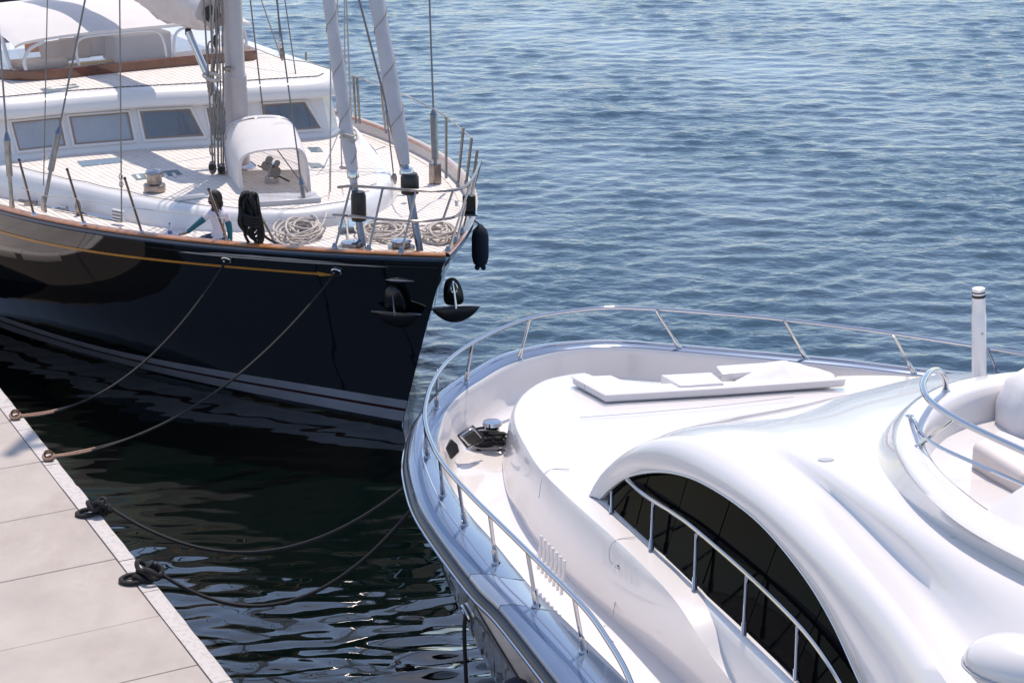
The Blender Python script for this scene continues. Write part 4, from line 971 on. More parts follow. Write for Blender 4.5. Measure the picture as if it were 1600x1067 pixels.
# raised coachroof (foredeck trunk)
TB = [(905, 640), (860, 655), (820, 672), (797, 692), (787, 715), (786, 737), (793, 772), (812, 806), (838, 847), (890, 903), (958, 966), (1020, 1020), (1110, 1105), (1230, 1230)]
TT = [(915, 583), (887, 586), (850, 595), (820, 615), (805, 640), (806, 665), (820, 695), (846, 735), (895, 783), (950, 832), (1000, 878), (1040, 920), (1066, 953, 2.97), (1088, 988, 2.87), (1116, 1030, 2.70), (1158, 1082, 2.55), (1220, 1150, 2.48), (1300, 1235, 2.46)]
NT2 = 90
tb_ = spline(pxz(TB, 2.24), NT2); tt_ = spline([at(p[0], p[1], p[2] if len(p) > 2 else 3.0) for p in TT], NT2)
def tm(t, z, k=0):
    out = mixc(tb_, tt_, t, z)
    for p, c_ in zip(out, tt_): p[2] = 2.24 + (z - 2.24) * (c_[2] - 2.24) / .76
    return out
rows = [tm(-.02, 2.20), tm(.0, 2.30), tm(.10, 2.37), tm(.17, 2.42), tm(.24, 2.55), tm(.40, 2.72), tm(.62, 2.88), tm(.84, 2.97), tm(1.0, 3.0)]
far_edge = spline([at(925, 590, 3.0), at(1120, 600, 3.0), at(1300, 588, 3.0), at(1420, 588, 2.98), at(1560, 600, 2.98), at(1760, 640, 2.98)], NT2)
for j in range(NT2):
    if tt_[j][2] < 2.995:
        sp = at(936, 782, 3.0); se = at(1450, 1270, 3.0); e_ = se - sp; k_ = ((tt_[j] - sp) @ e_) / (e_ @ e_); far_edge[j] = sp + e_ * k_ + np.array([.12, .05, 0]); far_edge[j][2] = tt_[j][2]
# top sheet: from the rounded shoulder to the far edge
b = MB(); b.loft(rows)
mid_ = [lerp(a_, c_, .5) + up * .02 for a_, c_ in zip(rows[-1], far_edge)]
q1_ = [lerp(a_, c_, .15) + up * .0 for a_, c_ in zip(rows[-1], far_edge)]; q3_ = [lerp(a_, c_, .85) + up * .012 for a_, c_ in zip(rows[-1], far_edge)]
b.loft([rows[-1], q1_, mid_, q3_, far_edge, [p - up * .08 + np.array([.03, .05, 0]) for p in far_edge], [p - up * .75 + np.array([.1, .12, 0]) for p in far_edge]])
TRUNK = b.build('foredeck_coachroof', M['gel'], MY, angle=60)
# panel seams as fine grooves
def seam(pts, name='panel_seam', r_=.004, parent=TRUNK): MB().tube(spline(pts, 30), r_, 5).build(name, M['ltgrey'], parent)
seam([at(906, 652, 3.03), at(1000, 645, 3.05), at(1120, 634, 3.06), at(1240, 620, 3.06)])
seam([at(1000, 844, 3.0), at(965, 833, 3.02), at(890, 733, 3.02), at(862, 733, 3.0)][2:] + [at(848, 745, 2.99), at(842, 778, 2.8)])
seam([at(994, 838, 3.02), at(960, 845, 2.99), at(952, 870, 2.85), at(965, 905, 2.6), at(958, 960, 2.33)])
# louvres and small fittings low on the coachroof side
for k in range(7):
    x, y = 841 + k * 6.0, 889 + k * 6.6
    p = at(x, y, 2.42); MB().tube([p + up * .0, p + up * .36 + np.array([.03, .02, 0])], .017, 6).build('louvre', M['gel'], TRUNK)
MB().lathe([(.03, 0), (.03, .02), (.012, .03)], at(966, 886, 2.88), 12, np.array([[.5, -.8, 0], [0, 0, 1], [-.85, -.5, .1]])).build('filler_cap', M['steel'], TRUNK)

# superstructure: longitudinal rows from the near sill over the arch and the roof to the far side
def wall(px, py, tilt=20):
    s0_, s1_ = at(940, 780, 3.0), at(1240, 1067, 3.0); e_ = s1_ - s0_; hn = np.array([e_[1], -e_[0], 0]); hn /= np.linalg.norm(hn)
    if hn[0] > 0: hn = -hn
    return atP(px, py, s0_, hn * math.cos(R(tilt)) + up * math.sin(R(tilt))), hn
HN = wall(1000, 800)[1]
sill = spline([at(936, 782, 3.0), at(1000, 841, 3.0), at(1080, 916, 3.0), at(1160, 990, 3.0), at(1240, 1067, 3.0), at(1330, 1152, 3.0), at(1450, 1270, 3.0)], 60)
arc = spline([at(937, 779, 3.015)] + [wall(x, y)[0] for x, y in ((955, 761), (985, 743), (1040, 737), (1100, 755), (1180, 810), (1250, 890), (1300, 970), (1345, 1067))] + [at(1400, 1180, 3.25), at(1470, 1275, 3.05)], 60)
R2 = [(920, 774, 3.01), (940, 740, 3.28), (985, 702, 3.66), (1050, 683, 3.95), (1140, 706, 4.10), (1245, 786, 4.15), (1370, 920, 4.15), (1480, 1067, 4.1), (1560, 1190, 4.0)]
R3 = [(945, 748, 3.02), (970, 716, 3.24), (1030, 680, 3.67), (1095, 671, 3.90), (1185, 698, 4.04), (1285, 768, 4.07), (1420, 900, 4.05), (1545, 1055, 3.98), (1640, 1180, 3.8)]
R4 = [(985, 712, 3.02), (1005, 692, 3.22), (1075, 665, 3.60), (1145, 667, 3.88), (1235, 702, 4.11), (1340, 770, 4.28), (1470, 862, 4.38), (1620, 940, 4.40), (1750, 1020, 4.38)]
R5 = [(1100, 672, 3.03), (1108, 658, 3.24), (1150, 652, 3.52), (1210, 660, 3.80), (1290, 690, 4.07), (1380, 740, 4.28), (1480, 800, 4.40), (1620, 870, 4.44), (1760, 940, 4.44)]
R6 = [(1240, 647, 3.03), (1243, 634, 3.24), (1270, 634, 3.46), (1310, 644, 3.70), (1362, 666, 3.95), (1425, 702, 4.18), (1510, 755, 4.32), (1640, 825, 4.38), (1780, 900, 4.38)]
R7 = [(1340, 624, 3.02), (1342, 611, 3.22), (1368, 611, 3.42), (1402, 620, 3.64), (1445, 636, 3.87), (1495, 661, 4.07), (1565, 705, 4.22), (1690, 770, 4.3), (1820, 850, 4.3)]
R8 = [(1440, 600, 3.0), (1444, 588, 3.18), (1470, 588, 3.36), (1502, 594, 3.55), (1542, 605, 3.78), (1585, 622, 3.96), (1650, 655, 4.12), (1770, 715, 4.2), (1900, 790, 4.2)]
R9 = [(1500, 592, 2.9), (1503, 583, 3.02), (1525, 582, 3.15), (1560, 588, 3.3), (1600, 597, 3.5), (1650, 612, 3.65), (1720, 640, 3.8), (1840, 700, 3.9), (1980, 780, 3.9)]
Rr = [spline(pxz(r_), 60) for r_ in (R2, R3, R4, R5, R6, R7, R8, R9)]
# blend extra rows between the control rows so the shell is smooth
shell = []
cols = [spline([r_[j] for r_ in Rr], 46) for j in range(60)]
shell = [[cols[j][i] for j in range(60)] for i in range(46)]
bul = [min(1.0, i / 8) * min(1.0, (59 - i) / 6) for i in range(60)]
revs = [[lerp(a_, c_, t) + (HN * .085 + up * .06) * (math.sin(math.pi * t) ** .8) * bl_k for (a_, c_, bl_k) in zip(Rr[0], arc, bul)] for t in (.97, .88, .75, .6, .45, .3, .15)]
lip = [p - np.array([*(-HN[:2]), 0]) * .0 for p in arc]
arc_in = [p + (-HN) * .05 for p in arc]
b = MB(); b.loft([arc_in, arc] + revs + shell); b.loft([shell[-1], [p - up * .9 for p in shell[-1]]])
SUP = b.build('superstructure', M['gel'], MY, angle=75)
dr = min(((px_of(shell[i][j])[0] - 1292) ** 2 + (px_of(shell[i][j])[1] - 723) ** 2, i, j) for i in range(1, 45) for j in range(1, 59))[1:]
dp = shell[dr[0]][dr[1]]; dt = shell[dr[0]][dr[1] + 1] - shell[dr[0]][dr[1] - 1]; du = shell[dr[0] + 1][dr[1]] - shell[dr[0] - 1][dr[1]]; dt /= np.linalg.norm(dt); dn_ = np.cross(dt, du); dn_ /= np.linalg.norm(dn_); dn_ = dn_ if dn_[2] > 0 else -dn_
MB().lathe([(.075, -.01), (.075, .006), (.06, .010)], dp, 20, np.stack([dt, np.cross(dn_, dt), dn_])).build('roof_drain', M['ltgrey'], SUP)
# tinted panes set back behind the arch, in six pieces with fine gaps
sill_in = [p + (-HN) * .05 for p in sill]
b = MB(); b.loft([[p + (-HN) * .10 for p in arc], [p + (-HN) * .10 - up * .05 for p in sill]]); b.build('window_backing', M['black'], SUP)
cuts = [0.015, .125, .235, .36, .50, .64, .78, .99]
for k in range(7):
    t0, t1 = cuts[k] + .0012, cuts[k + 1] - .0012
    a_, c_ = rs(arc_in, t0, t1, 14), rs(sill_in, t0, t1, 14)
    j = random.Random(k).uniform(-.006, .006)
    c_ = [p + HN * (j * i / 13) for i, p in enumerate(c_)]
    b = MB(); b.loft([a_, c_]); w = b.build('window_pane', M['darkpane'], SUP)
GR = [wall(x, y)[0] + HN * .07 for x, y in ((990, 748), (1012, 768), (1040, 786), (1080, 812), (1130, 853), (1175, 892), (1220, 934), (1270, 986), (1310, 1040), (1345, 1100))]  # solid rail added to show the bow rail's reflection in the glass
GRo = MB().tube(spline(GR, 50), .022, 8).build('reflected_bow_rail', M['steel'], SUP)
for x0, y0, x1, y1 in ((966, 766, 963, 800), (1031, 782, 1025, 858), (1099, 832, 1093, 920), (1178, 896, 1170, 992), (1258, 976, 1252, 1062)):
    a_ = wall(x0, y0)[0] + HN * .07; b_ = wall(x1, y1)[0] + HN * .05; o = MB().tube([a_, lerp(a_, b_, .8)], .017, 8).build('reflected_rail_post', M['steel'], GRo); MB().tube([lerp(a_, b_, .78), b_], .026, 8).build('reflected_post_socket', M['steel'], o)
seamf = MB().tube([p + HN * .004 for p in arc], .012, 6).build('window_trim', M['gel'], SUP)
# below the sill: ledge and cabin side
low0 = [p - up * .02 + HN * .03 for p in sill]; low1 = [p + HN * .05 - up * .05 for p in sill]; low2 = [p + HN * .10 - up * .40 for p in sill]; low3 = [p + HN * .16 - up * .78 for p in sill]
b = MB(); b.loft([sill_in, sill, low0, low1, low2, low3]); b.build('cabin_side', M['gel'], SUP, angle=40)
# flybridge: coaming, floor, rails, seats
CO = [(1800, 600), (1680, 585), (1600, 582), (1530, 590), (1475, 603), (1430, 628), (1405, 662), (1402, 700), (1425, 745), (1465, 790), (1520, 832), (1620, 885), (1760, 950)]
CI = [(1800, 622), (1680, 603), (1600, 600), (1545, 608), (1500, 622), (1465, 643), (1446, 668), (1446, 698), (1470, 735), (1512, 772), (1560, 805), (1660, 855), (1790, 915)]
CBp = [(1800, 640), (1680, 608), (1600, 598), (1530, 606), (1450, 625), (1395, 655), (1366, 690), (1366, 728), (1395, 770), (1440, 810), (1500, 850), (1610, 905), (1750, 970)]
ZL = 4.60
co_ = spline(pxz(CO, ZL), 80); ci_ = spline(pxz(CI, ZL), 80)
cb_ = spline([at(x, y, z) for (x, y), z in zip(CBp, (3.9, 3.85, 3.82, 3.85, 3.9, 3.95, 4.03, 4.14, 4.26, 4.34, 4.39, 4.43, 4.45))], 80)
cb2 = [p - up * .25 for p in cb_]
b = MB(); b.loft([cb2, cb_, [lerp(p, r_, .5) + up * .03 for p, r_ in zip(cb_, co_)], [lerp(p, r_, .85) + up * .03 for p, r_ in zip(cb_, co_)], [lerp(p, r_, 1.0) + up * .0 for p, r_ in zip(cb_, co_)], [lerp(p, r_, .12) + up * .025 for p, r_ in zip(co_, ci_)], [lerp(p, r_, .85) + up * .02 for p, r_ in zip(co_, ci_)], ci_, [p - up * .10 + (np.array([5.2, 16.2, p[2]]) - p) * .01 for p in ci_], [p - up * .30 + (np.array([5.2, 16.2, p[2]]) - p) * .03 for p in ci_]])
FLY = b.build('flybridge_coaming', M['gel'], MY, angle=65)
flo = [p - up * .292 for p in ci_]; b = MB(); b.loft([flo[:40], flo[40:][::-1]]); b.build('flybridge_floor', M['gel'], FLY)
fr = MB().tube(spline([at(1478, 610, ZL), at(1476, 590, ZL + .16), at(1466, 578, ZL + .28), at(1452, 582, ZL + .36), at(1442, 600, ZL + .38), at(1449, 622, ZL + .38), at(1475, 643, ZL + .38), at(1520, 668, ZL + .38), at(1600, 705, ZL + .38), at(1720, 760, ZL + .38)], 60), .03, 10).build('flybridge_rail', M['steel'], FLY)
MB().tube(spline([at(1421, 651, ZL + .02), at(1428, 656, ZL + .10), at(1440, 678, ZL + .13), at(1465, 697, ZL + .14), at(1520, 722, ZL + .14), at(1600, 757, ZL + .14), at(1700, 800, ZL + .14)], 40), .018, 8).build('lower_rail', M['steel'], fr)
MB().tube([at(1436, 697, ZL + .01), at(1494, 651, ZL + .38)], .018, 8).build('brace', M['steel'], fr)
for x, y in ((1421, 651), (1436, 698), (1478, 612)): MB().lathe([(.045, 0), (.04, .012), (.02, .02)], at(x, y, ZL + .015), 14).build('rail_foot', M['steel'], fr)
# white fin of the radar arch foot
p_ = lambda x, y, z: at(x, y, z)
ed = spline([p_(1484, 838, 4.43), p_(1520, 812, 4.55), p_(1560, 785, 4.66), p_(1610, 752, 4.8), p_(1700, 700, 5.0)], 20)
bt = spline([p_(1484, 840, 4.41), p_(1530, 862, 4.41), p_(1580, 880, 4.42), p_(1640, 890, 4.43), p_(1760, 905, 4.44)], 20)
th_ = np.array([.10, .12, .0])
b = MB(); b.loft([bt, [lerp(a_, c_, .12) + np.array([.0, .02, -.02]) for a_, c_ in zip(bt, ed)], [lerp(a_, c_, .5) for a_, c_ in zip(bt, ed)], ed, [p + th_ for p in ed], [p + th_ for p in bt]]); b.build('arch_foot', M['gel'], FLY, angle=70, bevel=.02)
# antenna pole
pb = at(1530, 592, 3.9); ptp = atY(1529, 450, pb[1]); Lp = ptp[2] - pb[2]
pd = (ptp - pb) / np.linalg.norm(ptp - pb); pa = np.stack([np.cross([0, 1, 0], pd), np.cross(pd, np.cross([0, 1, 0], pd)), pd])
Lp = np.linalg.norm(ptp - pb)
PO = MB().lathe([(.078, 0), (.078, Lp * .71), (.072, Lp * .72), (.072, Lp * .90)], pb, 18, pa).build('antenna_pole', M['gel'], MY)
MB().lathe([(.070, Lp * .90), (.073, Lp * .905), (.073, Lp * .925), (.066, Lp * .928)], pb, 18, pa).build('pole_band', M['black'], PO); MB().lathe([(.068, Lp * .93), (.068, Lp * .95)], pb, 18, pa).build('pole_ring', M['gel'], PO)
MB().lathe([(.070, Lp * .95), (.070, Lp * .965)], pb, 18, pa).build('pole_band', M['black'], PO); MB().lathe([(.070, Lp * .966), (.070, Lp * .995), (.06, Lp)], pb, 18, pa).build('pole_cap', M['gel'], PO)
MB().ell(lerp(pb, ptp, .52) + np.array([.02, -.078, 0]), (.015, .012, .015)).build('pole_button', M['ltgrey'], PO)
# horn pod at the lower right
pc = at(1592, 1040, 4.25); b = MB(); b.ell(pc, (.40, .30, .22), 24, 14, np.array([[.88, -.48, 0], [.48, .88, 0], [0, 0, 1.0]])); POD = b.build('mirror_pod', M['gel'], MY, angle=180)
b = MB(); b.tube([pc + np.array([.88, -.48, 0]) * .405 * math.cos(a) + np.array([.48, .88, 0]) * .305 * math.sin(a) - up * .03 for a in np.linspace(0, 6.283, 40, endpoint=False)], .012, 6, closed=True); b.build('pod_rim', M['ltgrey'], POD)
# hawse openings, hull fittings and a fender low on the near side
def hull_near(px_, py_, z):
    return at(px_, py_, z)
def my_hull(x, y):
    """nearest hull surface point that projects to the pixel"""
    best = None
    for i in range(len(hrows) - 1):
        for t in np.linspace(0, 1, 6):
            for j in range(NM // 2, NM, 1):
                p = hrows[i][j] * (1 - t) + hrows[i + 1][j] * t; u_, v_ = px_of(p); e_ = abs(u_ - x) + abs(v_ - y)
                if best is None or e_ < best[0]: best = (e_, p, i, j)
    e_, p, i, j = best; t_ = hrows[i][min(j + 2, NM - 1)] - hrows[i][j - 2]; t_ /= np.linalg.norm(t_); w_ = hrows[i + 1][j] - hrows[i][j]; w_ /= np.linalg.norm(w_); n3 = np.cross(t_, w_)
    if n3[0] > 0: n3 = -n3
    return p + n3 * .012, t_, w_, n3
for x, y, name in ((706, 912, 'hawse_opening'), (729, 955, 'fairlead')):
    c_, t_, w_, n3 = my_hull(x, y); ring_ = [c_ + t_ * math.cos(a) * .13 + w_ * math.sin(a) * .075 for a in np.linspace(0, 6.283, 20, endpoint=False)]
    o = MB().face(ring_).build(name, M['black'], MH)
    if name == 'fairlead': MB().tube([p + n3 * .01 for p in ring_], .018, 8, closed=True).build('fairlead_rim', M['steel'], o)
    FL = c_
fc = at(822, 1075, 2.2); fc = fc + HN * .1; MF_ = root('fender', fc - up * .5, 0, 'dark blue ribbed fender hanging against the motor yacht hull at the bottom edge', 'fender')
MB().lathe([(.03, -.5), (.1, -.47), (.13, -.35), (.13, .0), (.11, .07), (.05, .11)], fc, 18).build('fender_body', M['navyfend'], MF_, angle=50)
for k in range(8):
    a = k * .785; MB().tube([fc + np.array([math.cos(a) * .13, math.sin(a) * .13, -.35]), fc + np.array([math.cos(a) * .13, math.sin(a) * .13, 0])], .012, 5).build('fender_rib', M['bluesteel'], MF_)

# ---- loose things on the motor yacht
PADZ = 3.06
def slab_px(px, z0, z1, name, m, label, cat, bev=.05, grp=None, sub=0):
    top_ = [at(x, y, z1) for x, y in px]; bot = [np.array([p[0], p[1], z0]) for p in top_]; n = len(px); mb = MB()
    mb.add(top_ + bot, [tuple(range(n)), tuple(range(2 * n - 1, n - 1, -1))] + [(k, n + k, n + (k + 1) % n, (k + 1) % n) for k in range(n)])
    o = solo(mb, name, m, np.mean(bot, 0), bevel=bev, seg=4); return tag(o, label, cat, grp)
slab_px([(893, 588), (955, 585), (990, 600), (1318, 588), (1322, 592), (1130, 606), (946, 617)], 3.03, 3.13, 'sun_pad', M['canvas'], 'white covered sun pad frame lying across the coachroof of the motor yacht', 'sun pad', .035)
PADO = bpy.data.objects['sun_pad']; INV['sun_pad'] = Matrix.Translation(-PADO.location)
pe = [at(x, y, 3.128) for x, y in ((893, 589), (946, 618), (1130, 607), (1322, 593))]
MB().tube([lerp(pe[i], pe[i + 1], t) for i in range(3) for t in (0, .25, .5, .75)] + [pe[3]], .009, 6).build('piping', M['canvas'], PADO)
for x, y in ((915, 603), (1010, 615), (1145, 607), (1240, 600)):
    c_ = at(x, y, 3.09); MB().box(c_ + np.array([0, -.02, -.02]), (.035, .02, .09)).build('strap', M['ltgrey'], PADO, bevel=.005)
# crumpled cover at the left end and the heap at the right end
def cloth(px_c, z, rx, ry, hgt, rz, sd, label, pw=1.6):
    c0 = at(px_c[0], px_c[1], z); q_ = random.Random(sd); rows = []; ca, sa = math.cos(rz), math.sin(rz); ph = [q_.uniform(0, 6) for _ in range(6)]
    for r_ in np.linspace(0, 1, 12):
        row = []
        for a in np.linspace(0, 6.283, 44, endpoint=False):
            wob = 1 + .05 * math.sin(3 * a + ph[0]) + .03 * math.sin(5 * a + ph[1]) + .012 * math.sin(11 * a + ph[4])
            x, y = rx * r_ * wob * math.cos(a), ry * r_ * wob * math.sin(a)
            zz_ = hgt * (1 - r_ ** pw) + .012 * math.sin(4 * a + 9 * r_ + ph[2]) * r_ * (1 - r_ * .6) + .006 * math.sin(9 * a - 7 * r_ + ph[3]) * r_
            row.append(c0 + np.array([ca * x - sa * y, sa * x + ca * y, max(.006, zz_)]))
        rows.append(row)
    mb = MB(); mb.loft(rows, closed=True); mb.face(rows[-1]); o = solo(mb, 'crumpled_cover', M['canvas'], c0, angle=180, weld=True); return tag(o, label, 'cover')
cloth((1222, 588), 3.05, .62, .46, .20, .1, 9, 'white cover heaped in a peak at the far end of the sun pad', 1.1)
slab_px([(1032, 585), (1112, 581), (1132, 598), (1062, 602)], 2.9, 3.16, 'seat_back', M['gel'], 'plain white seat block standing behind the sun pad', 'seat', .02)
slab_px([(1118, 571), (1192, 566), (1212, 578), (1128, 584)], 2.9, 3.14, 'locker_box', M['gel'], 'white locker box with a slit beside the far bulwark', 'locker', .02)
# flybridge seats
slab_px([(1518, 690), (1562, 668), (1640, 700), (1600, 740)], 4.28, 4.55, 'flybridge_seat', M['cushw'], 'cream padded flybridge seat behind the steel rail', 'seat', .06)
c0 = at(1612, 665, 4.30); mb = MB(); rows = []
for z_, k in ((0, 1.0), (.2, 1.02), (.42, .8), (.52, .45), (.55, .05)):
    rows.append([c0 + np.array([math.cos(a) * .32 * k * (1 + .05 * math.sin(5 * a)), math.sin(a) * .42 * k * (1 + .04 * math.sin(7 * a)), z_]) for a in np.linspace(0, 6.283, 28, endpoint=False)])
mb.loft(rows, closed=True); mb.face(rows[-1]); tag(solo(mb, 'covered_seat', M['canvas'], c0, angle=180), 'seat under a white pleated cover at the right edge of the flybridge', 'seat')
# windlass with straps in the bow well
w0 = at(769, 695, 2.24); WL = MB().lathe([(.16, 0), (.16, .05), (.10, .09), (.09, .22), (.12, .26), (.11, .30), (.02, .31)], w0, 22).build('windlass', M['steel'], MY)
MB().box(w0 + up * .02, (.5, .34, .04)).build('windlass_plate', M['gel'], WL, bevel=.02)
mb = MB(); q_ = random.Random(12)
for k in range(14):
    a0 = q_.uniform(0, 6.28); cx = w0 + np.array([q_.uniform(-.14, .08), q_.uniform(-.16, .02), q_.uniform(.05, .24)]); ra, rb = q_.uniform(.08, .2), q_.uniform(.05, .13); tl = q_.uniform(-1.2, 1.2)
    mb.tube(spline([cx + np.array([ra * math.cos(a + a0), rb * math.sin(a + a0), .08 * math.sin(a + a0) * tl]) for a in np.linspace(0, 6.28, 9)[:-1]], 30, True), .016, 6, closed=True, flat=1.0)
tag(solo(mb, 'strap_bundle', M['ropeb'], w0), 'black strap tangle thrown over the bow windlass of the motor yacht', 'strap')
def well_face(px, m, name, off, parent=MY):
    """panel on the inner bulwark / bow chock, given as pixels at two heights"""
    b = MB(); P = [at(x, y, z) for x, y, z in px]; b.face([p + off for p in P]); return b.build(name, m, parent)
ck = [(714, 678, 2.62), (739, 662, 2.72), (757, 682, 2.50), (757, 690, 2.45), (728, 700, 2.40)]
def plate(px, th, m, name, parent=MY, bev=.015):
    P = [at(x, y, z) for x, y, z in px]; n = len(P); nn = np.cross(P[1] - P[0], P[2] - P[0]); nn /= np.linalg.norm(nn); nn = nn if nn[1] < 0 else -nn
    b = MB(); b.add([p + nn * th for p in P] + [p - nn * .02 for p in P], [tuple(range(n)), tuple(range(2 * n - 1, n - 1, -1))] + [(k, n + k, n + (k + 1) % n, (k + 1) % n) for k in range(n)]); return b.build(name, m, parent, bevel=bev)
HW = plate([(714, 680, 2.58), (738, 663, 2.66), (758, 684, 2.48), (754, 690, 2.44), (729, 700, 2.42)], .02, M['black'], 'hawse_frame')
plate([(718, 681, 2.585), (738, 667, 2.65), (752, 684, 2.50), (730, 697, 2.44)], .03, M['steel'], 'hawse_rim', HW, .01)
plate([(723, 682, 2.585), (738, 671, 2.64), (750, 684, 2.50), (732, 694, 2.455)], .036, M['black'], 'hawse_opening', HW, .004)
plate([(697, 700, 2.60), (704, 685, 2.68), (714, 694, 2.60), (717, 706, 2.50), (705, 718, 2.45)], .02, M['black'], 'bulwark_opening')

# ------------------------------------------------------------------ mooring lines and quay fittings
def sagline(a_, b_, sag, n=40): return [lerp(a_, b_, t) - up * sag * 4 * t * (1 - t) for t in np.linspace(0, 1, n)]
def ring_iron(p, label, grp='iron mooring rings'):
    o = root('mooring_ring', p, 0, label, 'mooring ring', grp)
    MB().lathe([(.06, 0), (.06, .015), (.03, .03), (.03, .05)], p, 14).build('ring_plate', M['rusty'], o)
    MB().tube([p + np.array([.055 * math.cos(a), .02, .075 + .055 * math.sin(a)]) for a in np.linspace(0, 6.283, 18, endpoint=False)], .014, 6, closed=True).build('ring_loop', M['rusty'], o); return o
ends = [at(24, 655, QZ), at(76, 719, QZ), at(150, 803, QZ), at(226, 906, QZ)]
ring_iron(ends[0], 'rusty iron ring on the quay edge farthest from us'); ring_iron(ends[1], 'rusty iron ring on the quay edge, second from the far end')
ring_iron(ends[2], 'iron ring under the looped black knot on the quay edge'); ring_iron(ends[3], 'iron ring under the nearest big black knot on the quay')
def moor(name, path, label, r_=.021, double=None, extra=None):
    mb = MB(); mb.tube(path, r_, 7)
    o = solo(mb, name, [M['ropeb']], path[-1]); return tag(o, label, 'rope', 'mooring lines')
for (src, e_, sag, lab, tcut) in ((FA, ends[0], .62, 'dark mooring line from the black hull, doubled and tan at the farthest quay ring', .70), (FBb, ends[1], .62, 'dark mooring line from the black bow, doubled and tan at the second quay ring', .72)):
    P = sagline(src, e_ + up * .05, sag, 60); k = int(60 * tcut); k2 = int(60 * (tcut + .13))
    rt = root('mooring_rope', e_, 0, lab, 'rope', 'mooring lines')
    MB().tube(P[:k + 1], .020, 7).build('single_line', M['ropeb'], rt)
    side = np.array([.3, 1.0, 0]) / 1.05
    for sg in (-1, 1):
        Q = [p + side * sg * .05 * min(1, i / 6) * (1 - max(0, (i - (60 - k) + 6) / 8)) for i, p in enumerate(P[k:])]
        kk = k2 - k
        MB().tube(Q[:kk + 1], .017, 6).build('doubled_line', M['ropeb'], rt); MB().tube(Q[kk:], .017, 6).build('bare_end', M['ropet'], rt)
    MB().tube(spline([e_ + np.array([.07 * math.cos(a), .05 * math.sin(a), .06 + .03 * math.sin(a)]) for a in np.linspace(0, 6.283, 9)[:-1]], 24, True), .018, 6, closed=True).build('eye_splice', M['ropet'], rt)
def knot(e_, seedv, sc):
    q_ = random.Random(seedv); out = []
    for k in range(5):
        a0 = q_.uniform(0, 6.28); c0 = e_ + np.array([q_.uniform(-.05, .22) * sc, q_.uniform(-.05, .05), .05 + .03 * k]); ra, rb = q_.uniform(.07, .13) * sc, q_.uniform(.06, .12) * sc
        out.append(spline([c0 + np.array([ra * math.cos(a), rb * math.sin(a), .04 * math.sin(2 * a + a0)]) for a in np.linspace(0, 6.283, 9)[:-1]], 30, True))
    out.append(spline([e_ + np.array([-.16 * sc + .17 * sc * math.cos(a), -.04 + .13 * sc * math.sin(a), .035 + .015 * math.sin(a + 1)]) for a in np.linspace(0, 6.283, 9)[:-1]], 36, True)); return out
SRC3 = my_hull(652, 745)[0]; SRC4 = my_hull(662, 775)[0]
for (src, e_, sag, lab, seedv, sc) in ((SRC3, ends[2], .75, 'thick black mooring line from the motor yacht to the looped knot on the quay', 21, .68), (SRC4, ends[3], .80, 'thick black mooring line from the motor yacht to the nearest big knot', 22, .8)):
    rt = root('mooring_rope', e_, 0, lab, 'rope', 'mooring lines')
    MB().tube(sagline(src, e_ + np.array([.2, .02, .06]), sag, 50), .023, 7).build('line', M['ropeb'], rt)
    kn = MB()
    for c_ in knot(e_, seedv, sc): kn.tube(c_, .03, 7, closed=True)
    kn.build('knot', M['ropeb'], rt)
# line hanging from the motor yacht fairlead
rt = root('hanging_rope', FL - up * 1.2, 0, 'black rope hanging from the chrome fairlead of the motor yacht hull', 'rope')
MB().tube(spline([FL, FL + np.array([-.02, -.03, -.15]), FL + np.array([-.01, -.03, -.6]), FL + np.array([.02, -.02, -1.4])], 30), .022, 7).build('line', M['ropeb'], rt)

